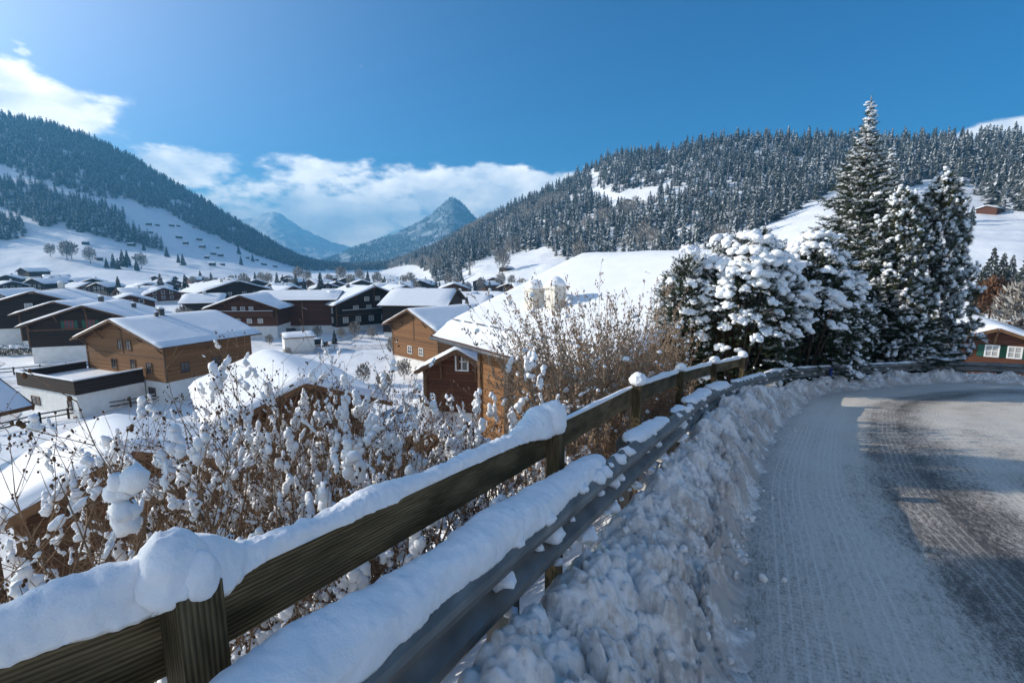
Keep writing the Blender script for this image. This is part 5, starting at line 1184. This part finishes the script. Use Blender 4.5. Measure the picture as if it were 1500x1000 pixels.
def big_spruce(x, y, ztop, rb, seed, label, zb=None, snow=1.0, gap=.25, up=.0, pw=.85):
    r = np.random.default_rng(seed); zb = tz(x, y) - .2 if zb is None else zb; H = ztop - zb
    root = empty('spruce_tree', (x, y, zb), 0, label, 'tree')
    MB().tube([(0, 0, 0), (.02, .01, H * .35), (-.02, .02, H * .7), (0, 0, H)], [H * .017, H * .013, H * .007, .006], 9).build('trunk', M['trunk'], root, True)
    fol = Cloud(); sn = Cloud(); br = Cloud(); segs = []; PP = []; DD = []; LL = []; SP = []; SS = []
    z = H * .07; k = 0
    while z < H * .985:
        f = z / H; R_ = rb * (1 - f) ** pw * (1 + .10 * math.sin(k * 2.1)); n = int(8 + 4 * (1 - f)); a0 = r.random() * 6.28
        for j in range(n):
            L = max(.08, R_ * r.uniform(.5, 1.25)); a = a0 + 6.283 * j / n + r.normal() * .18; h = np.array([math.cos(a), math.sin(a), 0])
            m = max(2, int(L / .13)); p = np.array([0, 0, z + r.normal() * .05]); el0 = .35 - .75 * (1 - f) + up; 
            for i in range(m):
                t = (i + 1) / m; el = el0 + .55 * t * (1 - f); d = h * math.cos(el) + np.array([0, 0, math.sin(el)]); q = p + d * L / m; segs.append((p, q, max(.004, .016 * (1 - t) * (L / 1.5))))
                if t > .25:
                    wd = min(.44, .22 + .30 * L * (1 - abs(t - .6))) * min(1, .28 + 3.2 * (1 - f))
                    for sgn in (-1, 1):
                        sd_ = np.array([-h[1], h[0], 0]) * sgn; dd = d * .75 + sd_ * r.uniform(.5, 1.0) + np.array([0, 0, -.22 + r.normal() * .12]); PP.append(q + r.normal(size=3) * .015); DD.append(dd); LL.append(wd * r.uniform(.75, 1.25))
                    if i == m - 1: PP.append(q); DD.append(d); LL.append(wd * 1.1)
                    if r.random() < .62 * snow: SP.append(q + np.array([r.normal() * .04, r.normal() * .04, .035])); SS.append(r.uniform(.045, .115) * (.6 + .6 * min(1, L)))
                p = q
        z += gap * (.45 + .75 * (1 - f)); k += 1
    for q in range(5): PP.append(np.array([0, 0, H - .30 + .07 * q])); DD.append(np.array([r.normal() * .12, r.normal() * .12, 1.])); LL.append(.20)
    PP = np.array(PP); DD = np.array(DD); LL = np.array(LL); g = r.integers(0, 6, len(PP))
    for q in range(6):
        m = g == q; fol.inst(*SPR[q], frames(PP[m], DD[m], LL[m], r.random(m.sum()) * 6.28))
    segs_cloud(br, segs, TWIG3); br.build('limbs', M['trunk'], root)
    crown = fol.build('crown', M['needle'], root)
    fr = r.random(len(PP)) < .42 * snow; D2 = DD[fr].copy(); D2[:, 2] += .12; g = r.integers(0, 6, fr.sum())
    for q in range(6):
        m = g == q; sn.inst(*SPR[q], frames(PP[fr][m] + np.array([0, 0, .045]), D2[m], LL[fr][m] * np.array(.85), r.random(m.sum()) * 6.28))
    snow_pads(sn, np.array(SP) + np.array([0, 0, .03]), np.array(SS) * .95, r, .5); o = sn.build('snow', M['snow'], root, True); o['kind'] = 'stuff'
    return root

def big_pine(x, y, ztop, rb, seed, label, zb=None, f0=.12):
    r = np.random.default_rng(seed); zb = tz(x, y) - .2 if zb is None else zb; H = ztop - zb
    root = empty('pine_tree', (x, y, zb), 0, label, 'tree')
    MB().tube([(0, 0, 0), (.05, .03, H * .4), (0, .0, H * .75), (0, 0, H)], [.11, .085, .05, .012], 9).build('trunk', M['trunk'], root, True)
    segs = []; PP = []; DD = []; SP = []; SS = []
    z = H * f0
    while z < H:
        f = z / H; prof_ = min(1.0, (1 - f) ** .62 * 1.15) * (.42 + .58 * min(1, f / .36)); n = 6 if f < .9 else 4; a0 = r.random() * 6.28
        for j in range(n):
            L = rb * prof_ * r.uniform(.7, 1.12) + .05; a = a0 + 6.283 * j / n + r.normal() * .2; h = np.array([math.cos(a), math.sin(a), 0]); p = np.array([0, 0, z + r.normal() * .08]); m = max(2, int(L / .2))
            for i in range(m):
                t = (i + 1) / m; el = .15 + .45 * t - .35 * (1 - f); d = h * math.cos(el) + np.array([0, 0, math.sin(el)]); q = p + d * L / m; segs.append((p, q, max(.006, .022 * (1 - .8 * t))))
                if t > .35:
                    for c in range(6):
                        o = d * .6 + r.normal(size=3) * .5 + np.array([0, 0, .4]); o /= np.linalg.norm(o); e = q + o * r.uniform(.08, .24); segs.append((q, e, .006)); PP.append(e - o * .10); DD.append(o)
                        if r.random() < .34: SP.append(e + np.array([0, 0, .045])); SS.append(r.uniform(.045, .125))
                p = q
        z += .25 * (.6 + .4 * (1 - f))
    PP.append(np.array([0, 0, H - .1])); DD.append(np.array([0, 0, 1.])); SP.append(np.array([0, 0, H + .1])); SS.append(.09)
    PP = np.array(PP); DD = np.array(DD); g = r.integers(0, 5, len(PP)); fol = Cloud(); br = Cloud(); sn = Cloud()
    for q in range(5):
        m = g == q; fol.inst(*TUFT[q], frames(PP[m], DD[m], r.uniform(.17, .27, m.sum()), r.random(m.sum()) * 6.28))
    segs_cloud(br, segs, TWIG3); br.build('limbs', M['trunk'], root); fol.build('crown', M['needle_pine'], root)
    fr = r.random(len(PP)) < .30; g = r.integers(0, 5, fr.sum())
    for q in range(5):
        m = g == q; sn.inst(*TUFT[q], frames(PP[fr][m] + np.array([0, 0, .03]), DD[fr][m], r.uniform(.16, .24, m.sum()), r.random(m.sum()) * 6.28))
    snow_pads(sn, np.array(SP), np.array(SS) * .9, r, .8, SC); o = sn.build('snow', M['snow'], root, True); o['kind'] = 'stuff'
    return root

def dome_bush(x, y, ztop, rx, ry, seed, label, npad=60, pad=(.14, .34), dens=1.0, zb=None):
    r = np.random.default_rng(seed); zb = tz(x, y) - .2 if zb is None else zb; H = ztop - zb
    root = empty('evergreen_bush', (x, y, zb), 0, label, 'bush', 'domed snowy evergreen bushes by the bend')
    def surf(d, k=1.0):
        d = np.stack([d[:, 0], d[:, 1], np.sign(d[:, 2]) * np.abs(d[:, 2]) ** .72], 1) * (1 + .22 * (1 - np.abs(d[:, 2:3])) * np.abs(d[:, 2:3]))
        rad = 1 + .26 * fbm(d * 1.9 + seed, 3, seed) + .10 * fbm(d * 5 + seed, 2, seed + 1)
        return d * np.array([rx, ry, H * .60]) * (rad * k)[:, None] + np.array([0, 0, H * .40])
    n = int(2600 * dens * (rx * ry) ** .5 * H / 4); d = r.normal(size=(n, 3)); d /= np.linalg.norm(d, axis=1)[:, None]; d[:, 2] = np.where(d[:, 2] < -.75, -d[:, 2], d[:, 2])
    k = 1 - .38 * r.random(n) ** 2; P = surf(d, k - .06); P[:, 2] = np.maximum(P[:, 2], .05)
    o = d * np.array([1, 1, .55]) + r.normal(size=(n, 3)) * .35 + np.array([0, 0, .12]); fol = Cloud(); g = r.integers(0, 6, n); LL = r.uniform(.16, .34, n)
    for q in range(6):
        m = g == q; fol.inst(*SPR[q], frames(P[m], o[m], LL[m], r.random(m.sum()) * 6.28))
    fol.build('foliage', M['needle_yew'], root)
    st = MB()
    for j in range(7):
        a = r.random() * 6.28; e = np.array([math.cos(a) * rx * .6, math.sin(a) * ry * .6, H * r.uniform(.55, .8)]); st.tube([(0, 0, 0), tuple(e * .5 + np.array([0, 0, .15])), tuple(e)], [.06, .04, .015], 6)
        st.build('limb', M['trunk'], root, True); st = MB()
    P0 = P.copy(); d0 = d.copy()
    # pillows of snow, kept apart from each other
    d = r.normal(size=(3000, 3)); d /= np.linalg.norm(d, axis=1)[:, None]; d = d[(d[:, 2] > -.35)]; d = d[r.random(len(d)) < np.clip(.25 + d[:, 2] * 1.1, .07, 1)]
    P = surf(d, np.full(len(d), 1.0)); kept = []; S = []
    for p, dd in zip(P, d):
        s_ = r.uniform(*pad) * (.5 + .5 * max(0, dd[2] + .3))
        if all(np.linalg.norm(p - q) > (s_ + t) * .72 for q, t in zip(kept, S)): kept.append(p); S.append(s_)
        if len(kept) >= npad: break
    kept = np.array(kept); S = np.array(S); sn = Cloud()
    big = S > .15
    tm3 = SN3
    fr = r.random(n) < np.clip(.08 + .30 * d0[:, 2], 0, .4); g = r.integers(0, 6, fr.sum())
    for q in range(6):
        m = g == q; sn.inst(*SPR[q], frames(P0[fr][m] + np.array([0, 0, .05]), o[fr][m], LL[fr][m], r.random(m.sum()) * 6.28))
    ND = np.array([(p - np.array([0, 0, H * .35])) / np.array([rx, ry, H * .6]) ** 2 for p in kept]); ND /= np.linalg.norm(ND, axis=1)[:, None]; ND = ND * .75 + np.array([0, 0, .8]); g = r.integers(0, len(SP_), len(kept))
    for k_ in range(len(SP_)):
        q = g == k_
        if q.any(): sn.inst(*SP_[k_], frames(kept[q] - np.array([0, 0, .03]), ND[q], np.stack([S[q] * 1.15, S[q] * 1.15, S[q] * .9], 1), r.random(q.sum()) * 6))
    m = int(len(kept) * 3); i = r.integers(0, len(kept), m); off = r.normal(size=(m, 3)) * S[i][:, None] * np.array([.9, .9, .4]); off[:, 2] -= .08
    snow_pads(sn, kept[i] + off, S[i] * r.uniform(.22, .55, m), r, .7)
    # small frosting over the rest
    dd = r.normal(size=(int(420 * dens), 3)); dd /= np.linalg.norm(dd, axis=1)[:, None]; dd = dd[dd[:, 2] > -.4]; snow_pads(sn, surf(dd, np.full(len(dd), 1.0)), r.uniform(.025, .06, len(dd)), r, .6, SC)
    o = sn.build('snow', M['snow'], root, True); o['kind'] = 'stuff'; return root

def P_(px, d, py=400): 
    v = at(px, py, d); return v.x, v.y
def zt_(px, py, d): return at(px, py, d).z
x, y = P_(1275, 18.0, 160); big_spruce(x, y, zt_(1274, 146, 18.0), 2.85, 701, 'tall snow dusted spruce, the highest tree by the bend', snow=1.15, pw=1.12)
x, y = P_(1306, 20.5, 230); big_spruce(x, y, zt_(1308, 215, 20.5), 1.5, 702, 'slimmer spruce half hidden behind the tall spruce', pw=.8)
x, y = P_(1380, 17.2, 300); big_pine(x, y, zt_(1386, 268, 17.2), 1.5, 711, 'bushy pine with snow puffs right of the tall spruce')
x, y = P_(1322, 16.6, 320); big_pine(x, y, zt_(1325, 292, 16.6), 1.35, 712, 'pine with big snow puffs standing between tall spruce and bushy pine')
x, y = P_(1290, 17.0); big_spruce(x, y, zt_(1290, 330, 17.0), 1.5, 703, 'short broad spruce filling the gap below the tall spruce', pw=.6)
x, y = P_(1345, 16.3); big_spruce(x, y, zt_(1345, 430, 16.3), 1.1, 705, 'low spruce skirts behind the guardrail under the pines', pw=.5, snow=.7)
x, y = P_(1092, 13.6); dome_bush(x, y, zt_(1070, 352, 13.6), 1.45, 1.25, 721, 'domed evergreen bush with the fattest snow pillows', 170, (.10, .27))
x, y = P_(1186, 14.9); dome_bush(x, y, zt_(1180, 356, 14.9), 1.55, 1.3, 722, 'right hand evergreen dome with a dark shaded underside beside the spruces', 150, (.09, .24))
x, y = P_(1005, 13.6); dome_bush(x, y, zt_(1000, 372, 13.6), .75, .75, 723, 'narrow frosted evergreen bush at the left shoulder of the big dome', 40, (.08, .18))
x, y = P_(1236, 15.6); dome_bush(x, y, zt_(1230, 425, 15.6), .95, .9, 724, 'low dark evergreen bush between dome and spruce trunks', 22, (.09, .2))

# tall pines on the bank left of the camera: they shade the near road
big_pine(-8.8, 4.2, 9.2, 2.3, 731, 'tall pine with a high crown on the bank left of the fence, outside the picture', f0=.62)
big_pine(-10.5, 1.2, 9.5, 2.4, 732, 'second tall pine with a high crown farther back along the bank, outside the picture', f0=.62)
big_pine(-15.2, 9.2, 11.0, 1.7, 733, 'third tall pine lower on the bank, outside the picture', f0=.74)
# ---------------------------------------------------------------- trees of the valley and far bank
def mid_spruce(seed, H=12., w=.24):
    r = np.random.default_rng(seed); V = []; Fq = []; A = []; T = 17
    for k in range(T):
        f = k / T; z = .06 + .92 * f; rad = w * (1 - f) ** .85 + .012; n = 11; a0 = r.random() * 6.28
        for j in range(n):
            a = a0 + 6.283 * (j + .6 * r.random()) / n; rj = rad * r.uniform(.6, 1.2); hw = .22; dz = -.05 * (1 - f) - .01; c = len(V)
            ca, sa = math.cos(a), math.sin(a)
            V += [(0, 0, z + .035), (rj * .55 * math.cos(a - hw), rj * .55 * math.sin(a - hw), z + dz * .3), (rj * ca, rj * sa, z + dz), (rj * .55 * math.cos(a + hw), rj * .55 * math.sin(a + hw), z + dz * .3), (rj * .6 * ca, rj * .6 * sa, z + dz * .2 + .012), (rj * .62 * ca, rj * .62 * sa, z + dz - .03)]
            sv = r.random() * .95 if r.random() < .5 else .05
            Fq += [(c, c + 1, c + 2, c + 4), (c, c + 4, c + 2, c + 3), (c + 1, c + 5, c + 3, c + 2)]; A += [sv, sv * .8, 0]
    return np.array(V) * H, np.array(Fq), np.array(A)
def bare_mid(seed, H=8., n=520):
    r = np.random.default_rng(seed); V, Fq, A = puff_far(seed, n, .085); return V * H, Fq, A
KIND = {}
def kind(name, k, build, mat_):
    key = (name, k)
    if key not in KIND:
        V, Fq, A = build(k); root = empty(name, (0, 0, 0)); H = V[:, 2].max()
        MB().tube([(0, 0, -1), (0, 0, H * .5), (0, 0, H * .9)], [H * .018, H * .011, .01], 6).build('trunk', M['trunk'], root, True)
        mesh_np('crown', V, [Fq], mat_, root, False, {'snow': A}); KIND[key] = [root, False]
    e = KIND[key]
    if not e[1]: e[1] = True; return e[0]
    r_ = e[0].copy(); COL.objects.link(r_)
    for ch in list(e[0].children): c = ch.copy(); COL.objects.link(c); c.parent = r_
    return r_
def put(name, k, build, mat_, px, base, H0, hpx=None, d=None, label='', group=None, cat='tree', z=None):
    p = at(px, base, d); zz = tz(p.x, p.y) if z is None else z
    h = hpx / FOC * d if hpx else H0; o = kind(name, k, build, mat_); o.location = (p.x, p.y, zz - .2); s_ = h / H0; o.scale = (s_, s_, s_); o.rotation_euler = (0, 0, random.random() * 6.28)
    tag(o, label, cat, group); o.pop('group', None) if not group else None
    return o
MS = lambda k: mid_spruce(800 + k); BM = lambda k: bare_mid(850 + k)
for px, base, hpx, d, lb in [(212, 462, 62, 86, 'frosted spruce behind the blue roof of the timber chalet with terrace'), (684, 455, 58, 108, 'snowy spruce between the broad white roof and the striped roofs'), (174, 424, 32, 230, 'broad dark spruce at the left of the village, apart from the others'), (236, 424, 40, 215, 'dark spruce left of the close pair in the village middle'), (256, 422, 34, 220, 'left spruce of the close dark pair'), (272, 422, 36, 225, 'right spruce of the close dark pair'), (434, 420, 34, 240, 'pointed spruce beyond the dark wide gable'), (470, 420, 38, 235, 'taller pointed spruce left of the hotel like chalet'), (780, 424, 30, 240, 'thin dark spruce on the flat left of the chimneys'), (490, 497, 24, 92, 'little spruce in front of the white basement of the hotel like chalet'), (298, 415, 24, 280, 'small spruce right of the close dark pair'), (735, 415, 22, 260, 'small spruce at the edge of the sunlit meadow')]:
    put('spruce_tree', int(px) % 3, MS, M['forest'], px, base, 12., hpx, d, lb)
for px, base, hpx, d, lb in [(268, 448, 34, 118, 'round reddish bare tree between the village roofs'), (150, 425, 26, 170, 'bare frosted tree above the black chalet roof'), (58, 424, 30, 150, 'bare grey tree in front of the leftmost far chalets'), (330, 425, 18, 150, 'pale bare bush before the wide black gable'), (465, 488, 22, 98, 'dark round bush beside the hotel like chalet'), (765, 424, 34, 200, 'bare grey tree near the far chimneys roof edge'), (800, 424, 26, 215, 'bare frosted tree right of the thin dark spruce')]:
    put('bare_tree', int(px) % 3, BM, M['frost'], px, base, 8., hpx, d, lb)
n_row = 0
for px in range(285, 800, 8):
    d = random.uniform(250, 420) if px < 560 else random.uniform(220, 330); q = px + random.uniform(-4, 4)
    if random.random() < .62: put('bare_tree', random.randint(0, 2), BM, M['frost'], q, 410, 8., random.uniform(14, 26), d, 'frosted bare tree in the row along the far valley floor', 'bare trees along the valley floor')
    else: put('spruce_tree', random.randint(0, 2), MS, M['forest'], q, 410, 12., random.uniform(14, 28), d, 'small dark spruce in the row along the far valley floor', 'spruces along the valley floor')
for i_, (px, d, hpx) in enumerate([(385, 70, 26), (395, 92, 18), (420, 78, 20), (500, 96, 20), (520, 100, 26), (545, 98, 22), (405, 118, 14), (150, 70, 16), (575, 82, 30), (605, 74, 28), (590, 62, 34), (640, 78, 30), (530, 60, 34), (560, 55, 40), (250, 120, 18), (445, 60, 26)]):
    put('bare_tree', i_ % 3, BM, M['frost'], px, 500, 8., hpx, d, 'low frosted garden bush on the snow between the village chalets', 'frosted garden bushes in the village', 'bush')
def put_on(P, v, name, build, mat_, px, py, hpx, H0, label, group=None):
    p = on_patch(P, v, px, py); d = p[1]; o = kind(name, int(px) % 3, build, mat_); h = hpx / FOC * d; o.location = (p[0], p[1], p[2] - .5); s_ = h / H0; o.scale = (s_,) * 3; o.rotation_euler = (0, 0, random.random() * 6); tag(o, label, 'tree', group)
    if not group: o.pop('group', None)
for px, py, hpx in [(158, 392, 16), (166, 392, 22), (180, 390, 26), (188, 388, 24), (172, 394, 18), (200, 396, 18), (246, 376, 16), (262, 384, 14), (270, 388, 18), (122, 338, 12), (350, 372, 14), (372, 383, 12), (352, 388, 14), (60, 330, 14), (210, 366, 12)]:
    put_on(PL, vL, 'spruce_tree', MS, M['forest_far'], px, py, hpx, 12., 'small bluish spruce on the open snow of the left slope', 'spruces on the left meadow')
for px, py, hpx in [(98, 380, 28), (106, 380, 26), (76, 376, 20), (132, 386, 24), (208, 394, 24)]:
    put_on(PL, vL, 'bare_tree', BM, M['frost'], px, py, hpx, 8., 'bare grey tree on the open snow of the left slope', 'bare trees on the left meadow')
for px, py, hpx in [(612, 386, 20), (620, 392, 16), (622, 396, 14), (860, 299, 16), (868, 296, 20), (905, 300, 14), (1403, 325, 46), (1420, 330, 30)]:
    put_on(PR, vR, 'spruce_tree', MS, M['forest'], px, py, hpx, 12., 'lone snowy spruce on an open patch of the right hillside', 'lone spruces on the right hillside')
for px, py, hpx, lb in [(735, 400, 34, 'round frosted bare tree at the foot of the right hillside'), (640, 400, 24, 'left bare tree below the dark tree cluster'), (850, 392, 40, 'large frosted bare tree at the lower forest edge behind the bright roof'), (1055, 374, 44, 'bare tree rising behind the domed bush')]:
    put_on(PR, vR, 'bare_tree', BM, M['frost'], px, py, hpx, 8., lb)
# beyond the bend: small spruces, rust brown bush, frosted bare crowns
for px, base, hpx, d, lb in [(1446, 440, 82, 62, 'slim spruce on the slope left of the rust brown bush'), (1462, 436, 70, 66, 'slim spruce above the rust brown bush'), (1497, 455, 100, 56, 'dark spruce cut by the right picture edge'), (1478, 420, 50, 75, 'small spruce in the middle of the right slope'), (1432, 455, 70, 58, 'spruce hidden behind the pine at the right')]:
    p = at(px, base, d); put('spruce_tree', int(px) % 3, MS, M['forest'], px, base, 12., hpx, d, lb, z=p.z)
for px, base, hpx, d, lb, mt in [(1448, 470, 66, 48, 'rust brown leafless bush above the log chalet', 'needle_dry'), (1484, 492, 84, 45, 'frosted bare tree behind the log chalet roof', 'frost'), (1512, 500, 100, 44, 'frosted bare tree at the right picture edge', 'frost'), (1462, 478, 44, 50, 'low frosted shrub tree behind the chalet ridge', 'frost')]:
    p = at(px, base, d); put('bare_tree' if mt == 'frost' else 'rust_bush', int(px) % 3, (lambda k: bare_mid(870 + k, 8., 900)), M[mt], px, base, 8., hpx, d, lb, z=p.z)
for (px, y0, y1, d) in [(1470, 474, 468, 44)]:
    chalet('timber_chalet', (at(1500, 466, 52).x, 52, at(1500, 466, 52).z), R(95), 5, 1.6, 12, 'dark roofed building just showing behind the log chalet', 'dark', zb=at(1500, 466, 52).z - 5, lod=0, hb=.5)

# ---------------------------------------------------------------- small things of the village
def rail_fence(name, pts, label, h=1.1, posts_every=2.6):
    p3 = [Vector((x, y, tz(x, y))) for x, y in pts]; root = empty(name, p3[0], 0, label, 'fence'); o = p3[0]
    for a, b in zip(p3[:-1], p3[1:]):
        L = (b - a).length; n = max(1, round(L / posts_every))
        for k in range(n + 1):
            p = a + (b - a) * k / n - o; p.z = tz(a.x + (b.x - a.x) * k / n, a.y + (b.y - a.y) * k / n) - o.z; MB().box(p.x - .07, p.x + .07, p.y - .07, p.y + .07, p.z - .4, p.z + h).build('post', M['rail_dark'], root)
        for z in (.45, .9): MB().obox(a - o + Vector((0, 0, z)), b - o + Vector((0, 0, z)), .05, .13).build('rail', M['rail_dark'], root)
        MB().obox(a - o + Vector((0, 0, .99)), b - o + Vector((0, 0, .99)), .07, .05).build('snow_cap', M['snow_roof'], root)
def gp_(px, py):                                                     # ground point seen at a pixel
    lo = 5.
    for d in np.arange(8, 140, .5):
        p = at(px, py, d)
        if p.z <= tz(p.x, p.y): return p.x, p.y
    return p.x, p.y
rail_fence('paddock_fence', [gp_(-20, 552), gp_(60, 545), gp_(135, 538)], 'dark rail fence on the snow left of the terrace block')
rail_fence('paddock_fence', [gp_(-10, 640), gp_(60, 622), gp_(140, 606), gp_(240, 588)], 'dark rail fence in the shade in front of the terrace block')
def hedge(a, b, h, w_, label):
    r = np.random.default_rng(77); a = np.array([*a, tz(*a)]); b = np.array([*b, tz(*b)]); L = np.linalg.norm(b - a); root = empty('hedge', a, 0, label, 'hedge'); d = (b - a) / L; sd_ = np.array([-d[1], d[0], 0])
    n = 1500; P = d * (r.random(n) * L)[:, None] + sd_ * (r.uniform(-.5, .5, n) * w_)[:, None]; P[:, 2] += r.random(n) * h; fol = Cloud(); D = r.normal(size=(n, 3)) + np.array([0, 0, .8])
    fol.inst(*SPR[0], frames(P, D, r.uniform(.3, .5, n))); fol.build('foliage', M['needle_yew'], root)
    sn = Cloud(); n = 150; P = d * (r.random(n) * L)[:, None] + sd_ * (r.uniform(-.5, .5, n) * w_)[:, None]; P[:, 2] += h * (.75 + .3 * r.random(n)); snow_pads(sn, P, r.uniform(.15, .4, n), r, .5); o = sn.build('snow', M['snow'], root, True); o['kind'] = 'stuff'
a = at(-10, 505, 82); b = at(62, 500, 84); hedge((a.x, a.y), (b.x, b.y), 1.6, 1.2, 'dark clipped hedge under snow beside the dark chalet')
def parked_car(px, py, d, yaw, label):
    p = at(px, py, d); z = tz(p.x, p.y); root = empty('parked_car', (p.x, p.y, z), yaw, label, 'car', 'snow covered parked cars')
    body = [(-2.1, .35), (-2.15, .75), (-1.9, .92), (-1.2, 1.0), (-.75, 1.42), (.75, 1.45), (1.45, .98), (2.05, .85), (2.12, .38)]
    q = MB(); q.prism(body, -.82, .82); q.build('body', M['car_dark'], root, bevel=.06)
    for sx in (-1.3, 1.3):
        for sy in (-.8, .8):
            t = MB(); n = 14; t.v = [(sx + .33 * math.cos(2 * math.pi * k / n), sy + o, .33 + .33 * math.sin(2 * math.pi * k / n)) for o in (-.1, .1) for k in range(n)]; t.f = [tuple(range(n)), tuple(range(2 * n - 1, n - 1, -1))] + [(k, k + n, (k + 1) % n + n, (k + 1) % n) for k in range(n)]; t.build('wheel', M['rubber'], root)
    for sy in (-.83, .83): MB().add([(-.95, sy, 1.0), (1.2, sy, 1.0), (.7, sy, 1.36), (-.7, sy, 1.34)], [(0, 1, 2, 3)]).build('side_window', M['glass'], root)
    V, Fc = lump(int(px) % 30, 3, .12, 1.2, .2); mesh_np('roof_snow', V * np.array([1.0, .8, .2]) + np.array([0, 0, 1.46]), [Fc], M['snow'], root, True)
    V, Fc = lump(int(px) % 29, 3, .12, 1.2, .2); mesh_np('bonnet_snow', V * np.array([.55, .75, .14]) + np.array([1.55, 0, .94]), [Fc], M['snow'], root, True)
for px, py, d, yw, lb in [(440, 490, 96, .3, 'snow covered parked car nearest the pale shed'), (462, 496, 90, .2, 'dark parked car under snow in front of the little spruce'), (424, 480, 106, .4, 'parked car under snow at the back of the parking place')]: parked_car(px, py, d, yw, lb)
gx, gy = gp_(118, 603); gb = empty('waste_bin', (gx, gy, tz(gx, gy)), 0, 'low green waste container at the foot of the terrace block', 'container')
MB().box(-.75, .75, -.45, .45, 0, .95).build('body', M['green_paint'], gb, bevel=.04); MB().box(-.8, .8, -.5, .5, .955, 1.03).build('lid', M['green_paint'], gb, bevel=.02)
V, Fc = lump(9, 3, .1, 1, .2); mesh_np('snow', V * np.array([.75, .45, .16]) + np.array([0, 0, 1.05]), [Fc], M['snow'], gb, True)
